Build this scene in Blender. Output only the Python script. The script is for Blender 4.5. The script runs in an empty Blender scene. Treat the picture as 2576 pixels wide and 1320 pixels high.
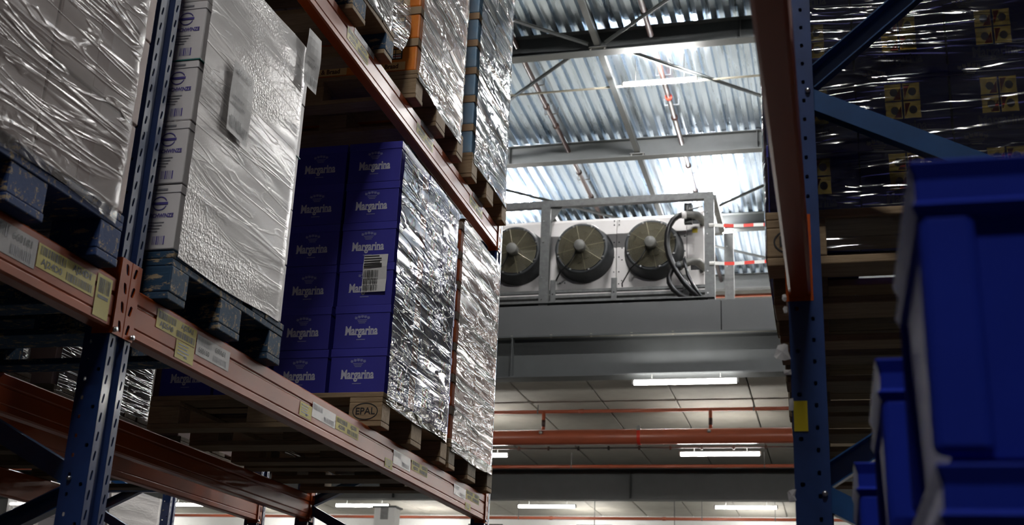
import bpy, math, random
from mathutils import Vector, Matrix, noise
random.seed(7)
scn = bpy.context.scene
COL = scn.collection
H0 = 1.6                      # eye height above the floor; all heights below are measured from the eye

# ------------------------------------------------------------------ camera, world, exposure
def set_camera():
    yaw, pit, rol = math.radians(-15.0986), math.radians(19.2675), math.radians(2.4870)
    f = Vector((math.sin(yaw)*math.cos(pit), math.cos(yaw)*math.cos(pit), math.sin(pit)))
    r0 = Vector((math.cos(yaw), -math.sin(yaw), 0)); u0 = r0.cross(f)
    r = r0*math.cos(rol) + u0*math.sin(rol); u = -r0*math.sin(rol) + u0*math.cos(rol)
    cam = bpy.data.cameras.new('camera'); o = bpy.data.objects.new('camera', cam); COL.objects.link(o)
    m = Matrix((r, u, -f)).transposed().to_4x4(); m.translation = Vector((0, 0, H0)); o.matrix_world = m
    cam.sensor_width = 36; cam.lens = 3082.4/2576*36; cam.clip_start = .02; cam.clip_end = 200
    cam.dof.use_dof = True; cam.dof.focus_distance = 5.2; cam.dof.aperture_fstop = 6.3
    scn.camera = o
set_camera()
w = bpy.data.worlds.new('world'); scn.world = w; w.use_nodes = True
w.node_tree.nodes['Background'].inputs[0].default_value = (.62, .75, 1, 1)
w.node_tree.nodes['Background'].inputs[1].default_value = .004
scn.view_settings.view_transform = 'Standard'; scn.view_settings.look = 'None'
scn.view_settings.exposure = 2.2; scn.view_settings.gamma = 1
cy = scn.cycles
cy.max_bounces = 6; cy.diffuse_bounces = 3; cy.glossy_bounces = 3; cy.transmission_bounces = 2; cy.transparent_max_bounces = 8
cy.caustics_reflective = False; cy.caustics_refractive = False; cy.use_adaptive_sampling = True; cy.adaptive_threshold = .05; cy.use_denoising = True
ROOF_LAMP, MEZZ_LAMP = 240, 28

# ------------------------------------------------------------------ materials
MATS = {}
def nmat(name):
    m = bpy.data.materials.new(name); m.use_nodes = True; MATS[name] = m
    nt = m.node_tree; b = nt.nodes['Principled BSDF']; return m, nt, b
def N(nt, t, **kw):
    n = nt.nodes.new(t)
    for k, v in kw.items():
        if k in n.inputs: n.inputs[k].default_value = v
        else: setattr(n, k, v)
    return n
def tex(nt, kind, scale, vec=(1, 1, 1), rot=(0, 0, 0), **kw):
    tc = N(nt, 'ShaderNodeTexCoord'); mp = N(nt, 'ShaderNodeMapping')
    mp.inputs['Scale'].default_value = vec; mp.inputs['Rotation'].default_value = rot
    nt.links.new(tc.outputs['Object'], mp.inputs['Vector'])
    t = N(nt, kind); t.inputs['Scale'].default_value = scale
    for k, v in kw.items(): t.inputs[k].default_value = v
    nt.links.new(mp.outputs[0], t.inputs['Vector']); return t
def ramp(nt, src, stops):
    r = N(nt, 'ShaderNodeValToRGB'); e = r.color_ramp.elements
    while len(e) < len(stops): e.new(.5)
    for k, (p, c) in enumerate(stops):
        e[k].position = p; e[k].color = (c[0], c[1], c[2], 1) if not isinstance(c, (int, float)) else (c, c, c, 1)
    nt.links.new(src, r.inputs[0]); return r
def bump(nt, b, src, strength=.2, dist=.01):
    n = N(nt, 'ShaderNodeBump'); n.inputs['Strength'].default_value = strength; n.inputs['Distance'].default_value = dist
    nt.links.new(src, n.inputs['Height']); nt.links.new(n.outputs[0], b.inputs['Normal']); return n
def simple(name, c, rough=.5, metal=0, var=.0, vs=8, vvec=(1, 1, 1), c2=None, bs=0, coat=0, spec=None):
    m, nt, b = nmat(name)
    b.inputs['Base Color'].default_value = (*c, 1); b.inputs['Roughness'].default_value = rough; b.inputs['Metallic'].default_value = metal
    if coat: b.inputs['Coat Weight'].default_value = coat; b.inputs['Coat Roughness'].default_value = .12
    if spec is not None: b.inputs['Specular IOR Level'].default_value = spec
    if var:
        t = tex(nt, 'ShaderNodeTexNoise', vs, vvec, Detail=6.0, Roughness=.65)
        c2 = c2 or tuple(max(0, x*(1-var)) for x in c)
        r = ramp(nt, t.outputs[0], [(.32, c2), (.68, c)])
        nt.links.new(r.outputs[0], b.inputs['Base Color'])
        if bs: bump(nt, b, t.outputs[0], bs, .004)
    return m
simple('blue_paint', (.016, .046, .17), .33, 0, .35, 9, coat=.3)
simple('blue_brace', (.016, .075, .22), .3, 0, .3, 9, coat=.3)
simple('orange_paint', (.46, .078, .008), .34, 0, .25, 5, (1, .3, 1), spec=.28)
simple('bolt_steel', (.5, .5, .5), .3, 1)
simple('black', (.006, .006, .007), .6)
simple('galvanised', (.17, .175, .175), .45, .5, .35, 14, bs=.05)
simple('grey_steel', (.062, .067, .069), .52, 0, .15, 3)
simple('fascia_grey', (.085, .088, .092), .5, 0, .06, 2)
simple('ac_white', (.80, .78, .78), .38, 0, .05, 3)
simple('fan_grey', (.05, .055, .06), .42, 0, .3, 12)
simple('guard_wire', (.2, .18, .12), .45, .3)
simple('fan_blade', (.008, .008, .006), .6)
simple('motor_grey', (.16, .16, .15), .5, 0, .2, 20)
simple('rubber', (.012, .012, .013), .28)
simple('pipe_red', (.36, .085, .04), .36, 0, .15, 4)
simple('pipe_dark', (.035, .012, .009), .5)
simple('clamp_red', (.55, .03, .015), .4)
simple('tape_red', (.75, .03, .015), .4); simple('tape_white', (.8, .8, .78), .4)
simple('yellow', (.72, .56, .02), .42); simple('label_yellow', (.62, .50, .03), .5, 0, .1, 20)
simple('label_white', (.48, .46, .46), .3, 0, .1, 20); simple('ink', (.02, .02, .02), .5)
simple('label_grey', (.33, .315, .31), .5, 0, .1, 20); simple('ink_violet', (.10, .08, .33), .5); simple('teal', (.02, .18, .16), .5)
simple('carton_blue', (.030, .028, .30), .45, 0, .14, 4)
simple('carton_blue_lid', (.034, .032, .33), .45, 0, .12, 4)
simple('print_silver', (.52, .52, .6), .4); simple('print_faint', (.2, .21, .42), .45)
simple('gold', (.78, .55, .14), .25, .8, .5, 40); simple('print_red', (.42, .03, .025), .4); simple('print_grey', (.27, .27, .3), .4)
simple('carton_white', (.74, .71, .71), .55, 0, .05, 5)
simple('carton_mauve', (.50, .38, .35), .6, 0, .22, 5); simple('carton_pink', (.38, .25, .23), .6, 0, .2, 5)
simple('cardboard', (.40, .28, .165), .7, 0, .15, 12); simple('cardboard_dim', (.27, .21, .15), .7, 0, .15, 12)
simple('carton_orange', (.62, .13, .015), .42, 0, .4, 3, c2=(.42, .05, .008))
simple('carton_sun', (.85, .30, .03), .42, 0, .5, 7, c2=(.75, .12, .01)); simple('print_pale', (.86, .62, .26), .45)
simple('print_brown', (.10, .035, .012), .5)
simple('carton_sky', (.16, .32, .50), .45, 0, .35, 4, c2=(.30, .40, .48))
simple('crate_blue', (.015, .036, .42), .62, 0, .2, 3, spec=.07)
simple('concrete', (.35, .335, .29), .8, 0, .16, 2.2, bs=.06); simple('floor_concrete', (.045, .045, .044), .5, 0, .2, 1)
simple('wall_white', (.78, .79, .78), .6, 0, .06, 2); simple('wall_grey', (.03, .03, .03), .7, 0, .06, 2)
simple('lamp_housing', (.02, .02, .02), .5); simple('paper', (.7, .69, .68), .6, 0, .1, 30)
simple('conduit', (.30, .28, .22), .5)
def wood(name, c1, c2, paint=None, amount=.5):
    m, nt, b = nmat(name)
    g = tex(nt, 'ShaderNodeTexNoise', 9, (.7, 7, 7), Detail=8.0, Roughness=.7, Distortion=.6)
    r = ramp(nt, g.outputs[0], [(.28, c2), (.5, tuple((x+y)/2 for x, y in zip(c1, c2))), (.72, c1)])
    out = r.outputs[0]
    if paint:
        n = tex(nt, 'ShaderNodeTexNoise', 14, (1, 2.5, 2.5), Detail=9.0, Roughness=.75)
        k = ramp(nt, n.outputs[0], [(amount-.02, 0), (amount+.02, 1)])
        mx = N(nt, 'ShaderNodeMix', data_type='RGBA'); nt.links.new(k.outputs[0], mx.inputs[0])
        nt.links.new(out, mx.inputs[7]); mx.inputs[6].default_value = (*paint, 1); out = mx.outputs[2]
    nt.links.new(out, b.inputs['Base Color']); b.inputs['Roughness'].default_value = .78
    bump(nt, b, g.outputs[0], .35, .004)
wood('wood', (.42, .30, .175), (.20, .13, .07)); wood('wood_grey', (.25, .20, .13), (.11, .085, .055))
wood('wood_blue', (.50, .39, .24), (.24, .17, .10), (.012, .05, .105), .56)
wood('wood_blue2', (.50, .39, .24), (.24, .17, .10), (.010, .04, .15), .57)
def emit(name, c, s):
    m, nt, b = nmat(name); b.inputs['Base Color'].default_value = (.9, .9, .9, 1)
    b.inputs['Emission Color'].default_value = (*c, 1); b.inputs['Emission Strength'].default_value = s
emit('tube_roof', (1, .98, .95), ROOF_LAMP); emit('tube_mezz', (1, .965, .91), MEZZ_LAMP)
def deck():
    m, nt, b = nmat('zinc_deck')
    n = tex(nt, 'ShaderNodeTexNoise', 1.3, (6, .3, 1), Detail=5.0, Roughness=.6); p = tex(nt, 'ShaderNodeTexNoise', 30, (1, .5, 1), Detail=2.0)
    r = ramp(nt, n.outputs[0], [(.3, (.50, .60, .72)), (.7, (.74, .83, .93))])
    nt.links.new(r.outputs[0], b.inputs['Base Color']); b.inputs['Metallic'].default_value = 1
    rr = ramp(nt, n.outputs[0], [(.3, .22), (.7, .38)]); nt.links.new(rr.outputs[0], b.inputs['Roughness'])
    bump(nt, b, n.outputs[0], .18, .02)
deck()
def film(name, haze_lo, haze_hi, gloss, rough, haze_col=(.8, .79, .79), dots=0, horiz=1.0, bstr=.8, fold=1.0):
    """stretch film: clear sheet with a Fresnel sheen, milky where layers overlap, thin folds along its winding direction"""
    m, nt, b = nmat(name); nt.nodes.remove(b); out = nt.nodes['Material Output']; L = nt.links.new
    def M(op, a, c, d=None, clamp=False):
        n = N(nt, 'ShaderNodeMath', operation=op, use_clamp=clamp)
        for i, v in enumerate((a, c, d)):
            if v is None: continue
            if isinstance(v, (int, float)): n.inputs[i].default_value = v
            else: L(v, n.inputs[i])
        return n.outputs[0]
    def ridge(t, w):
        k = M('ABSOLUTE', M('SUBTRACT', t.outputs[0], .5), 0); return M('SUBTRACT', 1.0, M('MULTIPLY', k, 1/w), clamp=True)
    broad = tex(nt, 'ShaderNodeTexNoise', 1.6, (.5, .5, 5*horiz), (.06, .08, 0), Detail=2.0, Roughness=.5, Distortion=.3)
    t1 = tex(nt, 'ShaderNodeTexNoise', 1.7, (.55, .55, 9*horiz), (.10, .1, 0), Detail=2.0, Roughness=.45, Distortion=.5)
    t2 = tex(nt, 'ShaderNodeTexNoise', 3.1, (.8, .8, 4*horiz), (-.3, -.2, 0), Detail=2.0, Roughness=.5, Distortion=1.2)
    t3 = tex(nt, 'ShaderNodeTexNoise', 15, (1, 1, 1.7), (.3, .2, 0), Detail=1.5, Distortion=1.8)
    mk = tex(nt, 'ShaderNodeTexNoise', 2.3, (1, 1, 1.6)); msk = ramp(nt, mk.outputs[0], [(.47, 0), (.62, 1)])
    r1 = ridge(t1, .035); r2 = ridge(t2, .045)
    h = M('MULTIPLY_ADD', broad.outputs[0], 1.0, M('MULTIPLY_ADD', r1, .55*fold, M('MULTIPLY', r2, .45*fold)))
    if dots:
        v = tex(nt, 'ShaderNodeTexVoronoi', 120, (1, 1, 1)); h = M('MULTIPLY_ADD', M('MULTIPLY', v.outputs['Distance'], msk.outputs[0]), dots, h)
    else: h = M('MULTIPLY_ADD', M('MULTIPLY', t3.outputs[0], msk.outputs[0]), .6*fold, h)
    bp = N(nt, 'ShaderNodeBump'); bp.inputs['Strength'].default_value = bstr; bp.inputs['Distance'].default_value = .012; L(h, bp.inputs['Height'])
    bz = ramp(nt, broad.outputs[0], [(.38, 0), (.66, 1)])
    hz = M('MULTIPLY_ADD', M('ADD', M('MULTIPLY', bz.outputs[0], .75), M('MULTIPLY', M('MAXIMUM', r1, r2), .4*fold), clamp=True), haze_hi-haze_lo, haze_lo, clamp=True)
    gl = N(nt, 'ShaderNodeBsdfGlossy'); gl.inputs['Roughness'].default_value = rough; L(bp.outputs[0], gl.inputs['Normal'])
    tr = N(nt, 'ShaderNodeBsdfTransparent'); tr.inputs[0].default_value = (.95, .95, .95, 1)
    df = N(nt, 'ShaderNodeBsdfDiffuse'); df.inputs[0].default_value = (*haze_col, 1); L(bp.outputs[0], df.inputs['Normal'])
    m1 = N(nt, 'ShaderNodeMixShader'); L(hz, m1.inputs[0]); L(tr.outputs[0], m1.inputs[1]); L(df.outputs[0], m1.inputs[2])
    fr = N(nt, 'ShaderNodeFresnel'); fr.inputs[0].default_value = 1.5; L(bp.outputs[0], fr.inputs['Normal'])
    m2 = N(nt, 'ShaderNodeMixShader'); L(M('MULTIPLY', fr.outputs[0], gloss, clamp=True), m2.inputs[0]); L(m1.outputs[0], m2.inputs[1]); L(gl.outputs[0], m2.inputs[2])
    L(m2.outputs[0], out.inputs['Surface'])
film('film_clear', .0, .07, 1.0, .11, bstr=.5)
film('film_hazy', .03, .30, .9, .16, (.78, .72, .69), bstr=.45)
film('film_soft', .08, .36, .6, .24, (.74, .67, .64), bstr=.42)
film('film_milky', .55, .95, .9, .26, (.90, .86, .84), dots=.4, bstr=.3, fold=.25)
film('film_grey', .25, .6, 1.5, .2, (.35, .35, .35), horiz=2)
film('film_plain', .0, .02, 1.1, .09, bstr=.32, fold=.7)
film('bag', .15, .5, 1.5, .2)

# ------------------------------------------------------------------ mesh helpers
class MB:
    def __init__(s): s.v = []; s.f = []; s.m = []
    def add(s, vs, fs, mi=0):
        o = len(s.v); s.v += [tuple(x) for x in vs]; s.f += [tuple(i+o for i in f) for f in fs]; s.m += [mi]*len(fs); return s
    def box(s, x0, x1, y0, y1, z0, z1, mi=0):
        return s.add([(x0,y0,z0),(x1,y0,z0),(x1,y1,z0),(x0,y1,z0),(x0,y0,z1),(x1,y0,z1),(x1,y1,z1),(x0,y1,z1)],
                     [(0,3,2,1),(4,5,6,7),(0,1,5,4),(1,2,6,5),(2,3,7,6),(3,0,4,7)], mi)
    def prism(s, prof, axis, a, b, mi=0, closed=True):
        n = len(prof); P = {'y': lambda p, t: (p[0], t, p[1]), 'x': lambda p, t: (t, p[0], p[1]), 'z': lambda p, t: (p[0], p[1], t)}[axis]
        vs = [P(p, a) for p in prof] + [P(p, b) for p in prof]
        fs = [(i, (i+1) % n, n+(i+1) % n, n+i) for i in range(n if closed else n-1)]
        if closed: fs += [tuple(range(n))[::-1], tuple(range(n, 2*n))]
        return s.add(vs, fs, mi)
    def tube(s, pts, r, n=10, mi=0, cap=True):
        pts = [Vector(p) for p in pts]; rings = []; ref = None
        for i, p in enumerate(pts):
            d = (pts[min(i+1, len(pts)-1)] - pts[max(i-1, 0)]).normalized()
            if ref is None: ref = d.orthogonal().normalized()
            ref = (ref - d*ref.dot(d)).normalized(); q = d.cross(ref)
            rr = r[i] if isinstance(r, (list, tuple)) else r
            rings.append([p + (ref*math.cos(2*math.pi*k/n) + q*math.sin(2*math.pi*k/n))*rr for k in range(n)])
        vs = [v for R in rings for v in R]
        fs = [(i*n+k, i*n+(k+1) % n, (i+1)*n+(k+1) % n, (i+1)*n+k) for i in range(len(pts)-1) for k in range(n)]
        if cap: fs += [tuple(range(n))[::-1], tuple((len(pts)-1)*n+k for k in range(n))]
        return s.add(vs, fs, mi)
    def bar(s, a, b, wd, hd, up=(0, 0, 1), mi=0):
        """rectangular bar from a to b"""
        a, b = Vector(a), Vector(b); d = (b-a).normalized(); q = d.cross(Vector(up)).normalized(); u = q.cross(d)
        c = [q*wd/2+u*hd/2, -q*wd/2+u*hd/2, -q*wd/2-u*hd/2, q*wd/2-u*hd/2]
        return s.add([a+k for k in c]+[b+k for k in c], [(3,2,1,0),(4,5,6,7)]+[(i,(i+1)%4,4+(i+1)%4,4+i) for i in range(4)], mi)
    def poly(s, pts, mi=0): return s.add(pts, [tuple(range(len(pts)))], mi)
    def lathe(s, prof, c, axis, n=32, mi=0):
        """prof: (radius, along) list"""
        vs = []; fs = []; m = len(prof)
        for k in range(n):
            a = 2*math.pi*k/n; ca, sa = math.cos(a), math.sin(a)
            for r, t in prof:
                vs.append({'y': (c[0]+r*ca, c[1]+t, c[2]+r*sa), 'z': (c[0]+r*ca, c[1]+r*sa, c[2]+t), 'x': (c[0]+t, c[1]+r*ca, c[2]+r*sa)}[axis])
        for k in range(n):
            for i in range(m-1): fs.append((k*m+i, ((k+1)%n)*m+i, ((k+1)%n)*m+i+1, k*m+i+1))
        return s.add(vs, fs, mi)
    def sheet(s, P, U, V, w0, cells, pitch, hole=None, mi=0):
        """strip of width w0 along U and cells*pitch along V; hole=(centre_u, ru, rv, shear) cut through every cell"""
        P, U, V = Vector(P), Vector(U), Vector(V)
        if not hole: return s.add([P, P+U*w0, P+U*w0+V*pitch*cells, P+V*pitch*cells], [(0,1,2,3)], mi)
        cu, ru, rv, sh = hole
        for k in range(cells):
            z0 = k*pitch; zc = z0+pitch/2
            o = [(0,z0),(cu,z0),(w0,z0),(w0,zc),(w0,z0+pitch),(cu,z0+pitch),(0,z0+pitch),(0,zc)]
            h = []
            for a in range(8):
                t = math.radians(-135+45*a); c, d = math.cos(t), math.sin(t); m = max(abs(c), abs(d)) if False else .86+.14*(a % 2)
                hu, hv = ru*c/m*.92, rv*d/m*.92; h.append((cu+hu+sh*hv, zc+hv))
            vs = [P+U*x+V*y for x, y in o+h]
            s.add(vs, [(i, (i+1) % 8, 8+(i+1) % 8, 8+i) for i in range(8)], mi)
        return s
    def mesh(s, name, mats):
        me = bpy.data.meshes.new(name); me.from_pydata(s.v, [], s.f)
        for m in (mats if isinstance(mats, (list, tuple)) else [mats]): me.materials.append(MATS[m])
        me.polygons.foreach_set('material_index', s.m); me.update(); return me
def smooth(me):
    me.polygons.foreach_set('use_smooth', [True]*len(me.polygons)); return me
def tag(o, label=None, cat=None, group=None, kind=None):
    if label: o['label'] = label
    if cat: o['category'] = cat
    if group: o['group'] = group
    if kind: o['kind'] = kind
    return o
def empty(name, loc, label=None, cat=None, group=None, kind=None):
    o = bpy.data.objects.new(name, None); o.empty_display_size = .1; COL.objects.link(o)
    o.location = (loc[0], loc[1], loc[2]+H0); return tag(o, label, cat, group, kind)
def part(name, me, parent, loc=(0, 0, 0), label=None, bev=0, solid=0):
    """mesh child of parent, coordinates local to the parent"""
    o = bpy.data.objects.new(name, me); COL.objects.link(o); o.parent = parent; o.location = loc
    if label: o['label'] = label
    mods(o, bev, solid); return o
def mods(o, bev, solid):
    if solid: m = o.modifiers.new('solid', 'SOLIDIFY'); m.thickness = solid; m.offset = 0
    if bev: m = o.modifiers.new('bevel', 'BEVEL'); m.width = bev; m.segments = 2; m.limit_method = 'ANGLE'
def solo(name, me, loc=(0, 0, 0), label=None, cat=None, group=None, kind=None, bev=0, solid=0):
    o = bpy.data.objects.new(name, me); COL.objects.link(o); o.location = (loc[0], loc[1], loc[2]+H0)
    mods(o, bev, solid); return tag(o, label, cat, group, kind)
KIDS = {}
def copy_tree(o, parent=None):
    c = o.copy(); COL.objects.link(c); c.parent = parent
    for ch in o.children: copy_tree(ch, c)
    return c
def text_mesh(body, size, mats, sx=1.0, bold=0.0, plane='-y', shear=0.0, serif=0):
    """flat lettering, centred; plane: the direction the face looks"""
    cu = bpy.data.curves.new('t', 'FONT'); cu.body = body; cu.size = size; cu.align_x = 'CENTER'; cu.align_y = 'CENTER'
    cu.offset = bold; cu.shear = shear; cu.resolution_u = 3
    o = bpy.data.objects.new('t', cu); COL.objects.link(o)
    dg = bpy.context.evaluated_depsgraph_get(); me = bpy.data.meshes.new_from_object(o.evaluated_get(dg))
    vs = [(v.co.x*sx, v.co.y) for v in me.vertices]; fs = [tuple(p.vertices) for p in me.polygons]
    bpy.data.objects.remove(o); bpy.data.curves.remove(cu); bpy.data.meshes.remove(me)
    return vs, fs
def put2d(mb, vs, fs, plane, at, mi=0):
    """2-D shape (u right, v up as read) laid on a face looking along plane, at point"""
    F = {'-y': lambda u, v: (at[0]+u, at[1], at[2]+v), '+x': lambda u, v: (at[0], at[1]+u, at[2]+v),
         '+y': lambda u, v: (at[0]-u, at[1], at[2]+v), '-x': lambda u, v: (at[0], at[1]-u, at[2]+v)}[plane]
    mb.add([F(u, v) for u, v in vs], fs, mi)
def rect2(mb, plane, at, u0, u1, v0, v1, mi=0): put2d(mb, [(u0,v0),(u1,v0),(u1,v1),(u0,v1)], [(0,1,2,3)], plane, at, mi)
def bars2(mb, plane, at, u0, u1, v0, v1, mi, rnd, step=.0035):
    u = u0
    while u < u1:
        b = rnd.choice((.3, .5, .8))*step; rect2(mb, plane, at, u, min(u+b, u1), v0, v1, mi); u += b + rnd.choice((.3, .5, .7))*step
def ring2(mb, plane, at, ru, rv, t, mi, n=28, a0=0, a1=360):
    vs = []; 
    for k in range(n+1):
        a = math.radians(a0+(a1-a0)*k/n); vs += [(ru*math.cos(a), rv*math.sin(a)), ((ru-t)*math.cos(a), (rv-t)*math.sin(a))]
    put2d(mb, vs, [(2*k, 2*k+2, 2*k+3, 2*k+1) for k in range(n)], plane, at, mi)
ORD = ['first', 'second', 'third', 'fourth', 'fifth', 'sixth', 'seventh', 'eighth', 'ninth', 'tenth', 'eleventh', 'twelfth']

# ------------------------------------------------------------------ the building
def struct(name, me, loc=(0,0,0), bev=0): return solo(name, me, loc, kind='structure', bev=bev)
XL, XR, YF, YB, ZR = -26, 15, -14, 38, 12.5
struct('floor', MB().box(XL, XR, YF, YB, -.2, 0).mesh('floor', 'floor_concrete'), (0, 0, -H0))
def roof():
    mb = MB(); x = XL; prof = []; p = .262
    while x < XR:
        prof += [(x, ZR), (x+.12, ZR), (x+.15, ZR+.1), (x+.232, ZR+.1)]; x += p
    mb.prism(prof, 'y', YF, YB, closed=False)
    return struct('ceiling', mb.mesh('ceiling', 'zinc_deck'))
roof()
def wall(name, x0, x1, y0, y1, mat='wall_grey'): struct(name, MB().box(x0, x1, y0, y1, -H0, ZR+.2).mesh(name, mat))
wall('wall_left', XL-.2, XL, YF, YB); wall('wall_right', XR, XR+.2, YF, YB); wall('wall_front', XL, XR, YF-.2, YF)
def back_wall():
    e = empty('wall_back', (0, YB, -H0), kind='structure')
    z = 0
    while z < ZR+H0:
        zz = min(z+.32, ZR+H0+.1)
        part('wall_panel', MB().prism([(0, z+.006), (.02, z), (.2, z), (.2, zz), (.02, zz), (0, zz-.006)], 'x', XL, XR).mesh('wall_panel', 'wall_white'), e)
        z += .32
back_wall()
def mezzanine():
    e = empty('ceiling_lower', (0, 0, 5.25), kind='structure')
    x = -1.37 - 1.4*17; me = MB().box(.012, 1.388, 17.95, YB, 0, .32).mesh('ceiling_panel', 'concrete')
    while x < XR-1:
        part('ceiling_panel', me, e, (x, 0, 0), bev=.012); x += 1.4
    part('screed', MB().box(XL, XR, 17.95, YB, .32, .38).mesh('screed', 'concrete'), e)
    t = empty('trim_1', (0, 17.6, 5.15), kind='structure')
    xs = [XL, -13.6, -7.55, -1.5, 4.55, XR]
    for a, b in zip(xs, xs[1:]): part('fascia_panel', MB().box(a+.006, b-.006, 0, .04, 0, .49).mesh('fascia_panel', 'fascia_grey'), t, bev=.004)
    part('fascia_backing', MB().box(XL, XR, .04, .34, .1, .485).mesh('fascia_backing', 'black'), t)
    part('edge_strip', MB().box(XL, XR, -.012, 0, -.028, .004).mesh('edge_strip', 'conduit'), t)
    for k in range(12): part('clip', MB().box(-9.05+k*.62, -9.02+k*.62, -.03, .0, -.034, .012).mesh('clip', 'conduit'), t)
mezzanine()
def ibeam(mb, a, b, z0, z1, bw, tf, tw, yc=0):
    """I-section along X"""
    p = [(-bw/2,z0),(bw/2,z0),(bw/2,z0+tf),(tw/2,z0+tf),(tw/2,z1-tf),(bw/2,z1-tf),(bw/2,z1),(-bw/2,z1),(-bw/2,z1-tf),(-tw/2,z1-tf),(-tw/2,z0+tf),(-bw/2,z0+tf)]
    return mb.prism([(yc+y, z) for y, z in p], 'x', a, b)
def steel():
    names = ['nearest', 'second', 'third', 'farthest', 'hidden']
    for k, (y, lab) in enumerate(((11.0, 'grey roof beam above the aisle, out over the racks'), (16.1, 'grey steel roof beam nearest the racks'), (21.2, 'grey steel roof beam with bracing node, uppermost in view'), (26.3, 'grey steel roof beam just above the air cooler frame'), (31.4, 'dark roof beam behind the air cooler at right'), (36.5, 'grey roof beam next to the white end wall'))):
        e = empty('roof_beam', (0, y, 12.0), lab, 'beam', 'steel roof beams')
        part('girder', ibeam(MB(), XL, XR, 0, .47, .24, .018, .012).mesh('girder', 'grey_steel'), e)
        for x in (-13.3, -7.25, -1.35, 4.7): part('stiffener', MB().box(x-.006, x+.006, -.118, -.006, .018, .452).mesh('stiffener', 'grey_steel'), e)
        for x in (-4.12,): part('gusset_plate', MB().box(x-.17, x+.17, -.2, -.0, .03, .045).mesh('gusset_plate', 'galvanised'), e)
        for x in (-4.26, -3.98): part('bolt', MB().lathe([(0,-.03),(.018,-.03),(.018,0)], (x, -.16, .03), 'z', 8).mesh('bolt', 'bolt_steel'), e)
    for k, (y, z1, xs, lab) in enumerate(((17.7, 5.15, (-10.7, -4.68, 1.4), 'deep grey steel beam carrying the concrete slab under the air cooler'), (29.8, 5.245, (-10.9, -4.81, 1.3), 'deep grey steel beam farther back below the concrete slab'))):
        e = empty('mezzanine_beam', (0, y, 4.5), lab, 'beam', 'beams below the concrete slab')
        part('girder', ibeam(MB(), XL, XR, 0, z1-4.5, .3, .025, .014).mesh('girder', 'grey_steel'), e)
        for x in xs: part('stiffener', MB().box(x-.008, x+.008, -.148, -.007, .025, z1-4.5-.025).mesh('stiffener', 'grey_steel'), e)
    # struts and bracing under the roof
    for k, (ya, yb, lab) in enumerate(((16.22, 21.08, 'square steel strut above the uppermost roof beam'), (21.32, 26.18, 'square steel strut between the two roof beams in view'), (26.42, 31.28, 'square steel strut above the air cooler'))):
        solo('roof_strut', MB().box(-.06, .06, 0, yb-ya, -.06, .06).mesh('roof_strut', 'grey_steel'), (-4.12, ya, 12.12), lab, 'strut', 'roof struts')
    for a, b, lab in (((-4.3, 20.95), (-9.3, 16.3), 'thin bracing angle running up left from the upper roof beam'), ((-3.95, 20.95), (.9, 16.3), 'thin bracing angle running up right from the upper roof beam'),
                      ((-4.7, 21.36), (-9.6, 26.1), 'thin bracing angle at left below the upper roof beam'), ((-3.52, 21.4), (1.35, 26.15), 'thin bracing angle crossing right below the bright roof lamp'),
                      ((-9.3, 26.45), (-4.3, 31.2), 'dark bracing angle above the air cooler at left'), ((.8, 26.5), (-4.0, 31.2), 'dark bracing angle right of the air cooler frame'),
                      ((-4.3, 31.6), (1.1, 36.3), 'grey bracing angle beyond the striped tape')):
        m = MB().bar((*a, 12.1), (*b, 12.1), .075, .012).bar((*a, 12.075), (*b, 12.075), .012, .06)
        solo('bracing_angle', m.mesh('bracing_angle', 'grey_steel'), (0, 0, 0), lab, 'brace', 'roof bracing')
    e = empty('steel_column', (-11.12, 30.0, -H0), 'grey box column below the concrete slab behind the rack', 'column')
    part('shaft', MB().box(-.28, .28, -.2, .2, 0, 5.9).mesh('shaft', 'wall_white'), e, bev=.01)
    part('cap_plate', MB().box(-.33, .33, -.25, .25, 5.9, 5.94).mesh('cap_plate', 'grey_steel'), e)
    part('head_plate', MB().box(-.1, .1, -.22, -.2, 5.6, 5.9).mesh('head_plate', 'galvanised'), e)
steel()

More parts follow.
